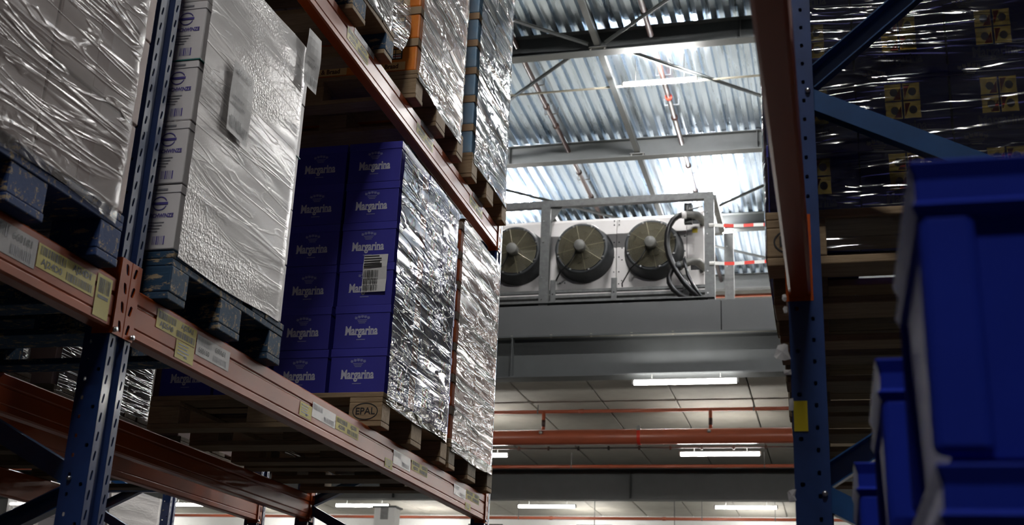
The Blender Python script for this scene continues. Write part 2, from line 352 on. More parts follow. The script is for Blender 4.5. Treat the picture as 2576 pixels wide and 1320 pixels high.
# ------------------------------------------------------------------ lamps
def lamps():
    def proto(mat, hang):
        e = empty('tube_lamp', (0, 0, 0))
        part('housing', MB().prism([(-.012,.03),(.012,.03),(.012,.055),(-.012,.055)], 'x', -.76, .76).mesh('housing', 'lamp_housing'), e)
        part('tube', MB().prism([(.036*math.cos(k*math.pi/4+.39), .036*math.sin(k*math.pi/4+.39)) for k in range(8)], 'x', -.74, .74).mesh('tube', mat), e)
        for s in (-1, 1):
            part('end_cap', MB().box(min(s*.74, s*.775), max(s*.74, s*.775), -.03, .03, -.034, .05).mesh('end_cap', 'motor_grey'), e)
            part('hanger', MB().box(s*.5-.006, s*.5+.006, -.006, .006, .05, hang).mesh('hanger', 'galvanised'), e)
        return e
    R = proto('tube_roof', .61); first = True
    def desc(x, y):
        return {(-3.08, 22.4): 'bright tube lamp hanging below the metal roof', (-3.08, 31.2): 'distant tube lamp beside the striped tape end at the air cooler'}.get((x, y))
    for y in (31.2, 22.4, 13.6, -4.0):
        for x in ((-8.6, -3.08, 2.44, 7.96) if y > 20 else (-3.08, 2.44, 7.96) if y > 10 else (-.3, .9)):
            o = R if first else copy_tree(R); first = False
            o.location = (x, y, 11.9+H0)
            tag(o, desc(x, y) or 'tube lamp under the roof outside the view of the photo', 'lamp', 'roof tube lamps')
    Mz = proto('tube_mezz', .86); first = True
    D = {(0, 17.42): 'long lit tube lamp directly under the near slab beam', (0, 23.4): 'lit tube lamp below the big red pipe at right', (-1, 23.4): 'lit tube lamp below the big red pipe beside the left rack',
         (-1, 31.0): 'lit tube lamp below the far slab beam, just right of the left rack', (0, 31.0): 'lit tube lamp below the far slab beam next to the right upright',
         (-2, 31.0): 'lit tube lamp behind the steel column seen under the rack', (-3, 31.0): 'lit tube lamp seen under the rack beam at lower left'}
    for y, zl, sc in ((17.42, 4.346, .982), (23.4, 4.415, 1), (31.0, 4.52, 1.026), (36.4, 4.52, 1.026)):
        for k in (-4, -3, -2, -1, 0, 1, 2):
            o = Mz if first else copy_tree(Mz); first = False
            o.location = ((-2.06+k*4.92)*sc, y, zl+H0)
            tag(o, D.get((k, y)) or 'tube lamp below the slab hidden from this view', 'lamp', 'tube lamps below the slab')
            if y == 17.42:
                for c in o.children:
                    if c.name.startswith('hanger'): c.scale.z = .19; c.location.y = .14; c.location.z = .0
    # cable rails
    solo('cable_rail', MB().box(-10, 3, -.02, .02, 0, .03).mesh('cable_rail', 'conduit'), (0, 22.85, 12.08), 'thin dark cable rail crossing under the metal roof', 'rail')
    e = empty('lamp_rail', (0, 23.4, 4.53), 'thin rail with clips carrying the lamp below the big red pipe', 'rail')
    part('rail', MB().box(-13, 6, -.02, .02, 0, .025).mesh('rail', 'galvanised'), e)
    for k in range(22): part('clip', MB().box(-9.02+k*.6, -8.98+k*.6, -.025, .025, -.03, .05).mesh('clip', 'galvanised'), e)
lamps()

# ------------------------------------------------------------------ sprinkler pipes
def pipes():
    for x, lab in ((-5.81, 'dark red sprinkler pipe under the metal roof at left'), (-3.09, 'dark red sprinkler pipe under the metal roof beside the lamp')):
        e = empty('sprinkler_pipe', (x, 0, 12.3), lab, 'pipe', 'roof sprinkler pipes')
        part('pipe', smooth(MB().tube([(0, YF+1, 0), (0, YB-1, 0)], .055, 12).mesh('pipe', 'pipe_dark')), e)
        for y in (17.5, 20.3, 23.9, 24.9, 27.6, 29.2): part('coupling', smooth(MB().tube([(0, y-.04, 0), (0, y+.04, 0)], .075, 12).mesh('coupling', 'clamp_red' if y == 23.9 and x > -4 else 'pipe_dark')), e)
        for y in (18.6, 23.0, 24.4, 28.2):
            part('hanger', MB().box(-.16, .16, y-.012, y+.012, .05, .07).box(-.16, -.145, y-.01, y+.01, .06, .22).box(.145, .16, y-.01, y+.01, .06, .22).mesh('hanger', 'bolt_steel'), e)
    def run(name, y, z, r, lab, xs_c, xs_h, mat='pipe_red'):
        e = empty(name, (0, y, z), lab, 'pipe', 'pipes below the slab')
        part('pipe', smooth(MB().tube([(-24, 0, 0), (9, 0, 0)], r, 20).mesh('pipe', mat)), e)
        for x in xs_c: part('coupling', smooth(MB().tube([(x-.05, 0, 0), (x+.05, 0, 0)], r*1.25, 16).mesh('coupling', mat)), e)
        for x in xs_h:
            part('hanger_rod', MB().box(x-.008, x+.008, -.01, .01, r*.8, max(.12, min(.5, 5.24-z))).lathe([(r*1.05,-.012),(r*1.2,-.012),(r*1.2,.012),(r*1.05,.012)], (x, 0, 0), 'x', 16).mesh('hanger_rod', 'galvanised'), e)
        return e
    run('thin_sprinkler_pipe', 22.6, 5.1, .034, 'thin red pipe under the slab, above the big red pipe', (-4.6, -8.2), (-5.45, -1.36))
    e = run('sprinkler_main', 22.6, 4.6, .145, 'thick brick-red sprinkler main below the concrete slab', (), ())
    for x in (-5.33, -2.15):
        part('riser', smooth(MB().tube([(x, -.02, .1), (x, -.02, .5)], .034, 12).mesh('riser', 'pipe_red')), e)
        part('riser_band', smooth(MB().tube([(x, -.02, .2), (x, -.02, .33)], .038, 12).mesh('riser_band', 'pipe_dark')), e)
        part('saddle_bolt', smooth(MB().tube([(x-.02, -.16, .07), (x-.02, -.12, .07)], .035, 10).mesh('saddle_bolt', 'bolt_steel')), e)
    part('clamp', MB().lathe([(.147,-.03),(.158,-.03),(.158,.03),(.147,.03)], (-3.48, 0, 0), 'x', 24).mesh('clamp', 'clamp_red'), e)
    part('clamp_bolt', MB().box(-3.52, -3.45, -.12, -.08, .1, .19).mesh('clamp_bolt', 'bolt_steel'), e)
    run('thin_sprinkler_pipe', 27.5, 4.92, .04, 'thin orange-red pipe just above the far slab beam', (-4.9, -9), (-5.8, -1.45))
    run('thin_sprinkler_pipe', 33.0, 4.5, .04, 'thin red pipe farthest back below the slab', (-7.5, -4.4), (-8.4, -3.4, -1.5))
    run('thin_sprinkler_pipe', 37.3, 12.05, .05, 'thin red pipe along the white end wall by the tape', (), ())
    for x, y in ((-9.5, 33.6), (-6.4, 33.6), (-4.2, 33.6)):
        e = empty('pendant_fitting', (x, y, 4.35), 'small white fitting hanging below the slab, ' + {-9.5: 'seen under the rack beam end', -6.4: 'left of the far red pipe', -4.2: 'middle of the far red pipe'}[x], 'fitting', 'small fittings below the slab')
        part('bar', MB().box(-.5, .5, -.03, .03, 0, .05).mesh('bar', 'lamp_housing'), e)
        part('hanger', MB().box(-.01, .01, -.01, .01, .05, .9).mesh('hanger', 'galvanised'), e)
pipes()

# ------------------------------------------------------------------ air cooler on the slab edge
def cooler():
    FY = 18.2                                     # face of the white casing
    e = empty('air_cooler', (-4.6, FY, 5.63), 'white air cooler with round dark fans on top of the grey fascia', 'air cooler')
    ox = -4.6
    X = lambda x: x-ox
    Z = lambda z: z-5.63
    xs = [-7.5, -5.37, -3.19, -2.07, -1.8]
    for a, b in zip(xs, xs[1:]):
        m = MB().prism([(0, Z(5.93)), (0, Z(6.97)), (.02, Z(7.24)), (.1, Z(7.31)), (1.0, Z(7.31)), (1.0, Z(5.93))], 'x', X(a)+.004, X(b)-.004)
        if b == -1.8:
            m = MB().prism([(.05, Z(5.93)), (.05, Z(7.31)), (1.0, Z(7.31)), (1.0, Z(5.93))], 'x', X(a)+.004, X(b)-.004)
            for z0, z1 in ((5.93, 6.33), (6.48, 7.1), (7.22, 7.31)): m.box(X(a)+.004, X(b)-.004, 0, .05, Z(z0), Z(z1))
            for z0, z1 in ((6.33, 6.48), (7.1, 7.22)): m.box(X(a)+.004, X(a)+.05, 0, .05, Z(z0), Z(z1))
        part('casing_panel', m.mesh('casing_panel', 'ac_white'), e, bev=.006)
    for z in (6.405, 7.16): part('pipe_opening', MB().box(X(-2.015), X(-1.815), .046, .049, Z(z-.075), Z(z+.065)).mesh('pipe_opening', 'black'), e)
    rv = MB().lathe([(0,-.006),(.011,-.004),(.012,.001)], (0, 0, 0), 'y', 6).mesh('rivet', 'fan_grey')
    for x in (-3.23, -3.15):
        for z in (6.15, 6.35, 6.6, 6.85, 7.15, 7.22): part('rivet', rv, e, (X(x), -.002, Z(z)))
    for x in (-4.1, -4.02, -3.1):
        for z in (6.2, 6.55, 6.75): part('rivet', rv, e, (X(x), -.002, Z(z)))
    for z in (6.05, 6.55, 6.65, 6.9): part('rivet', rv, e, (X(-2.1), -.002, Z(z)))
    part('warning_sticker', MB().box(X(-1.985), X(-1.9), -.003, 0, Z(6.95), Z(7.02)).mesh('warning_sticker', 'yellow'), e, label='small yellow warning sticker')
    # fans
    shroud = smooth(MB().lathe([(.475,0),(.475,-.02),(.45,-.05),(.425,-.3),(.41,-.32),(.372,-.32),(.36,-.29),(.36,.0)], (0,0,0), 'y', 48).mesh('shroud', 'fan_grey'))
    g = MB()
    for k in range(15):
        r = .09+k*.0195; g.tube([(r*math.cos(a*math.pi/18), -.335-.03*(1-r/.37), r*math.sin(a*math.pi/18)) for a in range(37)], .0048, 4, cap=False)
    for k in range(8):
        a = math.radians(k*45+12); g.tube([(.085*math.cos(a), -.362, .085*math.sin(a)), (.39*math.cos(a), -.332, .39*math.sin(a))], .006, 5)
    guard = g.mesh('guard', 'guard_wire')
    motor = smooth(MB().lathe([(0,-.5),(.075,-.5),(.09,-.48),(.09,-.3),(.1,-.26),(.1,.0)], (0,0,0), 'y', 20).mesh('motor', 'motor_grey'))
    back = MB().lathe([(0,-.02),(.36,-.02)], (0,0,0), 'y', 36).mesh('fan_throat', 'black')
    b = MB(); 
    b.add([(.08,-.12,-.05),(.34,-.15,-.12),(.35,-.06,.10),(.09,-.06,.05)], [(0,1,2,3)])
    blade = b.mesh('blade', 'fan_blade')
    boltm = MB().lathe([(0,-.02),(.015,-.02),(.015,0)], (0,0,0), 'y', 8).mesh('bolt', 'bolt_steel')
    for x in (-5.9, -4.80, -3.70, -2.585):
        f = empty('fan', (0,0,0)); f.parent = e; f.location = (X(x), 0, Z(6.665))
        part('shroud', shroud, f); part('guard', guard, f); part('motor', motor, f); part('throat', back, f)
        for k in range(5):
            bl = part('blade', blade, f, solid=.004); bl.rotation_euler = (0, math.radians(72*k), 0)
        for k in range(8):
            a = math.radians(45*k+20); part('bolt', boltm, f, (.388*math.cos(a), -.32, .388*math.sin(a)))
        part('cable', smooth(MB().tube([(-.06, -.42, -.08), (-.16, -.37, -.24), (-.32, -.33, -.38), (-.44, -.12, -.46), (-.5, -.06, -.53), (-.5, -.03, -.58)], .011, 6).mesh('cable', 'rubber')), f)
    # drip tray and rails under the casing
    part('drip_tray', MB().prism([(-.12, Z(5.82)), (-.14, Z(6.02)), (-.12, Z(6.02)), (-.1, Z(5.84)), (1.0, Z(5.84)), (1.0, Z(5.82))], 'x', X(-7.5), X(-1.75)).mesh('drip_tray', 'ac_white'), e)
    for z, y in ((5.99, -.15), (5.9, -.17), (5.82, -.16)):
        part('tray_rail', MB().prism([(y, Z(z)), (y+.04, Z(z-.03)), (y+.04, Z(z+.045)), (y, Z(z+.045))], 'x', X(-7.5), X(-1.75)).mesh('tray_rail', 'galvanised'), e)
    for x in (-5.3, -4.17, -3.19, -2.07):
        part('tray_bracket', MB().box(X(x)-.045, X(x)+.045, -.2, -.175, Z(5.72), Z(6.19)).box(X(x)-.045, X(x)-.03, -.2, 0, Z(5.9), Z(6.1)).mesh('tray_bracket', 'galvanised'), e, bev=.006)
        part('bracket_hole', MB().lathe([(0,-.203),(.014,-.203)], (X(x), 0, Z(5.95)), 'y', 10).mesh('bracket_hole', 'black'), e)
    # steel frame round the cooler
    f = empty('cooler_frame', (-4.6, 17.75, 5.63), 'galvanised steel frame standing around the white air cooler', 'frame')
    def chan(a, b, wd=.1, hd=.1): return MB().bar(a, b, wd, hd)
    F = lambda x, y, z: (x+4.6, y-17.75, z-5.63)
    part('top_rail', MB().prism([(-.05, 1.69), (.05, 1.69), (.05, 1.705), (-.035, 1.705), (-.035, 1.785), (.05, 1.785), (.05, 1.8), (-.05, 1.8)], 'x', X(-7.6), X(-1.6)).mesh('top_rail', 'galvanised'), f)
    part('rear_top_rail', chan(F(-7.6, 19.3, 7.37), F(-1.6, 19.3, 7.37)).mesh('rear_top_rail', 'galvanised'), f)
    part('bottom_rail', MB().prism([(-.1, .0), (.05, .0), (.05, .085), (-.1, .085), (-.1, .07), (.03, .07), (.03, .015), (-.1, .015)], 'x', X(-7.6), X(-1.6)).mesh('bottom_rail', 'galvanised'), f)
    for x, y in ((-4.25, 17.75), (-1.67, 17.75), (-1.5, 19.3), (-7.2, 17.75), (-4.25, 19.3)):
        m = MB().prism([(-.075,-.05),(.075,-.05),(.075,.05),(.06,.05),(.06,-.035),(-.06,-.035),(-.06,.05),(-.075,.05)], 'z', .0, 1.69)
        p = part('post', m.mesh('post', 'galvanised'), f, F(x, y, 5.63))
        for z in (.15, .5, 1.1, 1.45): part('bolt', MB().lathe([(0,-.012),(.012,-.012),(.012,0)], (-.03, -.05, z), 'y', 8).mesh('bolt', 'bolt_steel'), p)
    for x in (-4.25, -1.6): part('side_rail', chan(F(x, 17.8, 7.37), F(x, 19.25, 7.37), .08, .09).mesh('side_rail', 'galvanised'), f)
    part('corner_bracket', MB().prism([(-4.17+4.6, 1.69), (-3.99+4.6, 1.69), (-4.17+4.6, 1.42)], 'y', -.02, .0).mesh('corner_bracket', 'galvanised'), f)
    part('support_stub', MB().box(X(-2.07), X(-1.95), .1, .2, 1.36, 1.69).mesh('support_stub', 'galvanised'), f)
    # hoses with fittings
    h = empty('coolant_hose', (-2.05, 17.9, 5.63), 'long black rubber hose curving down from the upper pipe fitting', 'hose')
    P = [(-2.09,7.075),(-2.15,7.055),(-2.22,7.0),(-2.28,6.9),(-2.315,6.75),(-2.32,6.59),(-2.29,6.42),(-2.24,6.29),(-2.17,6.15),(-2.07,5.99),(-1.95,5.84),(-1.82,5.73),(-1.7,5.68)]
    part('tube', smooth(MB().tube([(x+2.05, -.17-.02*math.sin(i*.5), z-5.63) for i, (x, z) in enumerate(P)], .045, 12).mesh('tube', 'rubber')), h)
    part('ferrule', smooth(MB().tube([(-.05, -.17, 1.445), (.02, -.15, 1.455)], .058, 12).mesh('ferrule', 'ac_white')), h)
    part('valve', smooth(MB().tube([(.0, -.15, 1.45), (.08, -.12, 1.47), (.17, .02, 1.5), (.22, .15, 1.5), (.24, .33, 1.49)], [.05, .06, .065, .06, .06], 12).mesh('valve', 'motor_grey')), h)
    part('valve_neck', smooth(MB().tube([(.08, -.12, 1.45), (.08, -.1, 1.62)], .05, 12).mesh('valve_neck', 'fan_grey')), h)
    part('valve_lever', MB().bar((.06, -.16, 1.53), (.28, -.14, 1.58), .03, .012).mesh('valve_lever', 'motor_grey'), h)
    k = empty('coolant_hose', (-2.05, 17.9, 5.63), 'second black rubber hose curving down from the lower pipe fitting', 'hose')
    P = [(-2.13,6.27),(-2.2,6.235),(-2.26,6.19),(-2.295,6.1),(-2.29,5.99),(-2.23,5.88),(-2.13,5.79),(-2.0,5.72),(-1.85,5.69)]
    part('tube', smooth(MB().tube([(x+2.05, -.13, z-5.63) for x, z in P], .045, 12).mesh('tube', 'rubber')), k)
    part('elbow', smooth(MB().tube([(-.1, -.13, .63), (0, -.12, .66), (.08, -.06, .72), (.16, .05, .75), (.22, .2, .74), (.24, .33, .74)], [.055, .06, .06, .065, .07, .07], 12).mesh('elbow', 'motor_grey')), k)
    part('collar', smooth(MB().tube([(-.14, -.13, .60), (-.06, -.13, .64)], .07, 12).mesh('collar', 'fan_grey')), k)
    q = solo('thin_hose', smooth(MB().tube([(.04, 0, .72), (.1, .02, .45), (.17, .03, .3), (.28, .02, .13), (.36, 0, .05)], .026, 10).mesh('thin_hose', 'rubber')), (-2.1, 17.7, 5.63), 'thin black hose between the two thicker hoses', 'hose')
    # barrier tape
    for z0, z1, lab in ((6.87, 6.835, 'upper red and white barrier tape tied to the cooler frame'), (6.25, 6.26, 'lower red and white barrier tape tied to the cooler frame')):
        m = MB(); n = 9
        for i in range(n):
            a, b = i/n, (i+1)/n
            x = lambda t: 1.35*t; zz = lambda t: (z1-z0)*t - .02*math.sin(math.pi*t); yy = lambda t: .02*math.sin(9*t)
            m.add([(x(a), yy(a), zz(a)-.028), (x(b), yy(b), zz(b)-.028), (x(b), yy(b)+.006, zz(b)+.028), (x(a), yy(a)+.006, zz(a)+.028)], [(0,1,2,3)], (i+1) % 2)
        m.tube([(-.07, 0, 0), (0, 0, 0)], .03, 8, 1)
        solo('barrier_tape', m.mesh('barrier_tape', ['tape_red', 'tape_white']), (-1.6, 17.7, z0), lab, 'tape', 'barrier tapes', solid=.002)
    solo('barrier_post', MB().box(-.03, .03, -.03, .03, 0, 1.35).mesh('barrier_post', 'galvanised'), (-.2, 17.75, 5.63), 'slim galvanised post holding the striped tape ends', 'post')
cooler()

# ------------------------------------------------------------------ pallet racks
UP_Z0, UP_N = -H0, 124                       # uprights of 124 x 50 mm
def upright_mesh(s):
    """omega section, front looks along +x*s; origin at the front face centre on the floor"""
    m = MB(); V = (0, 0, 1); n = UP_N; p = .05
    U = lambda x, y: (x*s, y, 0)
    slot = (.014, .0045, .015, .18)
    m.sheet((0, -.05, 0), U(0, 1), V, .028, n, p, slot)
    m.sheet((0, .022, 0), U(0, 1), V, .028, n, p, slot)
    for a, b in (((0,-.022),(-.012,-.013)), ((-.012,-.013),(-.012,.013)), ((-.012,.013),(0,.022))):
        L = math.hypot(b[0]-a[0], b[1]-a[1]); m.sheet((a[0]*s, a[1], 0), U((b[0]-a[0])/L, (b[1]-a[1])/L), V, L, n, p)
    for y in (-.05, .05):
        m.sheet((0, y, 0), U(-1, 0), V, .034, n//2, .1, (.016, .0058, .0058, 0))
        m.sheet((-.034*s, y, 0), U(-1, 0), V, .04, n, p, (.018, .0045, .006, 0))
        m.sheet((-.074*s, y, 0), U(0, 1 if y < 0 else -1), V, .018, n, p)
    me = m.mesh('upright', 'blue_paint'); return me
UPM = {1: upright_mesh(1), -1: upright_mesh(-1)}
def channel(mb, a, b, wd, dp, open_dir):
    """C channel from a to b in an x-z plane; open_dir -1: the open side looks along -y"""
    a, b = Vector(a), Vector(b); d = (b-a).normalized(); q = Vector((-d.z, 0, d.x)); o = Vector((0, open_dir, 0)); t = .003
    prof = [(-wd/2, dp), (-wd/2, 0), (wd/2, 0), (wd/2, dp), (wd/2-t, dp), (wd/2-t, t), (-wd/2+t, t), (-wd/2+t, dp)]
    n = len(prof); vs = [a+q*u+o*v for u, v in prof] + [b+q*u+o*v for u, v in prof]
    mb.add(vs, [(i, (i+1) % n, n+(i+1) % n, n+i) for i in range(n)]); return mb
def frame(label, X, Y, s, depth, braces, group):
    """X: front face; the frame runs from X back by depth (away from s)"""
    e = empty('rack_frame', (X, Y, -H0), label, 'rack frame', group)
    part('upright', UPM[s], e, (0, 0, 0), solid=.0025)
    part('upright', UPM[-s], e, (-s*depth, 0, 0), solid=.0025)
    for k in (0, 1): part('foot_plate', MB().box(-.07, .07, -.08, .08, 0, .008).mesh('foot_plate', 'blue_paint'), e, (-s*(.04 if k == 0 else depth-.04), 0, 0))
    for x0, z0, x1, z1, od in braces:
        a = (-s*x0, 0, z0+H0); b = (-s*x1, 0, z1+H0)
        dp = .035; off = .0175*(-od)
        br = part('brace', channel(MB(), (a[0], off, a[2]), (b[0], off, b[2]), .05, dp, od).mesh('brace', 'blue_brace'), e)
        for q in ((a, b) if od > 0 else ()): part('brace_bolt', smooth(MB().lathe([(0,-.008),(.004,-.008),(.0065,-.004),(.0065,0)], (q[0], -.052, q[2]), 'y', 10).mesh('brace_bolt', 'bolt_steel')), br)
    return e
Y1, Y2, Y0 = 2.795, 6.485, -.895
def zig(zf, zr_off, n0, n1, depth=1.1, od=1):
    out = []
    for k in range(n0, n1):
        z = zf + k*1.0
        out += [(.05, z, depth-.05, z+.5, od), (.05, z-.02, depth-.05, z-.5+.02, -od)]
    return out
frame('blue slotted rack frame in the left foreground', -1.83, Y1, 1, 1.1, zig(.465, 0, -1, 4), 'left rack frames')
frame('blue rack frame at the far end of the left rack', -1.83, Y2, 1, 1.1, zig(.43, 0, -1, 4), 'left rack frames')
frame('blue rack frame left of the picture', -1.83, Y0, 1, 1.1, zig(.465, 0, -1, 4), 'left rack frames')
for y, lab in ((Y0, 'rear rack frame left of the picture'), (Y1, 'dark rear rack frame behind the left foreground frame'), (Y2, 'dark rear rack frame seen low under the left beams')):
    frame(lab, -3.165, y, 1, 1.1, zig(.4, 0, -1, 3) + [(.05, 1.04, 1.05, 1.04, 1)], 'rear rack frames')
frame('blue rack frame with round holes and diagonal braces at right', -.08, Y1, -1, 1.1,
      [(.062, 1.445, 1.05, 2.3, -1), (.062, 1.40, 1.05, .88, 1), (.062, .47, 1.05, 1.12, -1), (.062, .43, 1.05, -.1, 1), (.062, 2.5, 1.05, 3.2, 1), (.062, -.5, 1.05, -.1, 1)], 'right rack frames')
frame('blue rack frame at the far end of the right rack', -.08, Y2, -1, 1.1, zig(.465, 0, -1, 4), 'right rack frames')
frame('blue rack frame of the right rack behind the viewer', -.08, Y0, -1, 1.1, zig(.465, 0, -1, 4), 'right rack frames')
frame('blue rack frame of the third rack seen low at left', -5.35, 9.3, 1, 1.1, zig(.3, 0, -1, 3), 'third rack frames')

BH, BW = .14, .05
def connector_mesh(s, end):
    """slotted end plate hooked on the upright; local origin at beam end bottom, front at x=0"""
    m = MB(); y0 = 0 if end > 0 else -.048
    m.sheet((.004*s, y0, -.012), (0, 1, 0), (0, 0, 1), .048, 4, .053, (.03 if end > 0 else .018, .008, .017, -.25*end))
    yy = y0 if end > 0 else y0+.048
    m.add([(.004*s, yy, -.012), (-.055*s, yy, -.012), (-.055*s, yy, .2), (.004*s, yy, .2)], [(0,1,2,3)])
    return m.mesh('connector', 'orange_paint')
CONN = {(s, e): connector_mesh(s, e) for s in (1, -1) for e in (1, -1)}
def beam(label, X, Y, s, ztop, group, span=(-1.0, 1.0), labels=()):
    """beam between frames centred at Y (bay 3.69 m); X front face, s front direction"""
    L = 1.795; e = empty('rack_beam', (X, Y, ztop-BH), label, 'rack beam', group)
    pr = [(0, .006), (-.006, 0), (-.044, 0), (-.05, .006), (-.05, BH-.006), (-.044, BH), (-.006, BH), (0, BH-.006), (0, BH*.72), (-.004, BH*.69), (-.004, BH*.66), (0, BH*.63), (0, .034), (-.0025, .03), (0, .026)]
    part('profile', MB().prism([(x*s, z) for x, z in pr], 'y', -L, L).mesh('profile', 'orange_paint'), e)
    for q in (-1, 1):
        c = part('connector', CONN[(s, q)], e, (0, q*L, 0), solid=.004)
        part('lock_pin', smooth(MB().tube([(0, q*.008, .0), (.014*s, q*.008, .0)], .007, 8).mesh('lock_pin', 'bolt_steel')), c)
    return e
def sticker(parent, s, X, Y, zt, y0, y1, z0, z1, kind, texts=(), seed=1):
    """printed location label on the beam front; world coordinates, parented to beam"""
    rnd = random.Random(seed); m = MB(); pl = '+x' if s > 0 else '-x'
    w0 = (y1-y0)/2; h0 = (z1-z0)/2; c = ((y0+y1)/2-Y, (z0+z1)/2-(zt-BH)); at = (.0012*s, c[0], c[1]); at2 = (.0018*s, c[0], c[1])
    rect2(m, pl, at, -w0, w0, -h0, h0, 0)
    if kind == 'pair':
        bars2(m, pl, at2, -w0*.92, -w0*.05, .12*h0, .85*h0, 1, rnd, .006); bars2(m, pl, at2, -w0*.0, w0*.92, -.8*h0, -.1*h0, 1, rnd, .006)
        for t, u, v in ((texts[0], -w0*.5, -h0*.42), (texts[1], w0*.52, h0*.5)):
            vs, fs = text_mesh(t, h0*.78, 0, 1.15, .0006); put2d(m, [(a+u, b+v) for a, b in vs], fs, pl, at2, 1)
    elif kind == 'white':
        bars2(m, pl, at2, -w0*.95, -w0*.15, .1*h0, .8*h0, 2, rnd, .006); bars2(m, pl, at2, w0*.0, w0*.85, -.8*h0, -.15*h0, 2, rnd, .006)
        for t, u, v in ((texts[0], -w0*.55, -h0*.42), (texts[1], w0*.42, h0*.42)):
            if t:
                vs, fs = text_mesh(t, h0*.7, 0, 1.05, .0006); put2d(m, [(a+u, b+v) for a, b in vs], fs, pl, at2, 1)
    elif kind == 'tall':
        bars2(m, pl, at2, -w0*.7, w0*.75, .15*h0, .85*h0, 1, rnd, .005); rect2(m, pl, at2, -w0*.7, w0*.7, -.12*h0, .04*h0, 1)
    elif kind == 'note':
        for q in range(4): rect2(m, pl, at2, -w0*.75, w0*(.2+.4*rnd.random()), h0*(.6-.36*q), h0*(.72-.36*q), 2)
        rect2(m, pl, at2, 0, w0*.3, -h0*.7, -h0*.45, 1)
    part('location_label', m.mesh('location_label', ['label_white' if kind == 'white' else 'label_yellow', 'ink', 'print_grey']), parent,
         label=('white' if kind == 'white' else 'yellow') + ' printed location label')
YC0, YC1 = (Y0+Y1)/2, (Y1+Y2)/2
GL = 'left rack beams'
b0 = beam('orange front beam in the lower left corner with yellow label AJ24D0', -1.83, YC0, 1, 1.0, GL)
for a in ((2.20, 2.394, .905, .978, 'white', ('', '660181'), 3), (2.398, 2.645, .915, .975, 'pair', ('AJ24D0', 'AJ24D1'), 4), (2.653, 2.722, .872, .985, 'tall', (), 5)):
    sticker(b0, 1, -1.83, YC0, 1.0, *a)
b1 = beam('long orange front beam crossing the left rack with label AJ25A0', -1.83, YC1, 1, 1.0, GL)
for a in ((2.958, 3.188, .928, .982, 'pair', ('AJ25A0', 'AJ25A1'), 6), (3.078, 3.186, .873, .926, 'note', (), 7), (3.194, 3.408, .912, .974, 'white', ('660160', '660161'), 8),
          (3.964, 4.07, .898, .948, 'note', (), 9), (4.073, 4.296, .915, .970, 'white', ('', ''), 10), (4.30, 4.54, .918, .968, 'pair', ('AJ25B0', 'AJ25B1'), 11),
          (4.86, 4.955, .873, .912, 'note', (), 12), (4.958, 5.185, .905, .965, 'white', ('', ''), 13), (5.2, 5.43, .92, .965, 'pair', ('AJ25C0', 'AJ25C1'), 14),
          (5.857, 6.065, .915, .966, 'white', ('', ''), 15), (6.07, 6.32, .925, .972, 'pair', ('AJ25D0', 'AJ25D1'), 16), (6.067, 6.165, .873, .905, 'note', (), 17)):
    sticker(b1, 1, -1.83, YC1, 1.0, *a)
b2 = beam('orange front beam of the upper level, descending from the top edge', -1.83, YC1, 1, 2.56, GL)
for a in ((4.06, 4.3, 2.47, 2.525, 'pair', ('AJ25B2', 'AJ25B3'), 18), (4.13, 4.36, 2.53, 2.558, 'white', ('', ''), 19), (4.95, 5.2, 2.47, 2.52, 'pair', ('AJ25C2', 'AJ25C3'), 20),
          (5.0, 5.2, 2.53, 2.558, 'white', ('', ''), 21), (5.85, 6.1, 2.47, 2.52, 'pair', ('AJ25D2', 'AJ25D3'), 22), (5.9, 6.1, 2.53, 2.558, 'white', ('', ''), 23)):
    sticker(b2, 1, -1.83, YC1, 2.56, *a)
beam('orange front beam of the upper level, above the picture at left', -1.83, YC0, 1, 2.56, GL)
beam('dark orange rear beam behind the left foreground upright', -2.90, YC0, 1, 1.0, GL); beam('dark orange rear beam under the left rack, ending at the low braces', -2.90, YC1, 1, 1.0, GL)
bpy.data.objects['rack_beam.004'].location.x += .05; bpy.data.objects['rack_beam.005'].location.x += .05
beam('orange rear beam of the upper level above the picture', -2.85, YC0, 1, 2.56, GL); beam('orange rear beam of the upper level in the dark', -2.85, YC1, 1, 2.56, GL)
GR = 'rear rack beams'
beam('glossy brown-red beam of the rear rack at the lower left edge', -3.165, YC0, 1, .99, GR); beam('brown-red beam of the rear rack low under the left rack', -3.165, YC1, 1, .99, GR)
beam('hidden far beam of the rear rack at left', -4.215, YC0, -1, .99, GR); beam('hidden far beam of the rear rack', -4.215, YC1, -1, .99, GR)
GQ = 'right rack beams'
beam('blurred orange beam overhead at right, ending at the blue upright', -.08, YC0, -1, 1.02, GQ); beam('orange front beam hidden behind the right upright', -.08, YC1, -1, 1.02, GQ)
beam('orange back beam of the right rack overhead', .97, YC0, 1, 1.02, GQ); beam('orange back beam under the right pallets', .97, YC1, 1, 1.02, GQ)
beam('orange beam below the crates at right', -.08, YC0, -1, -.6, GQ); beam('orange back beam below the crates at right', .97, YC0, 1, -.6, GQ)

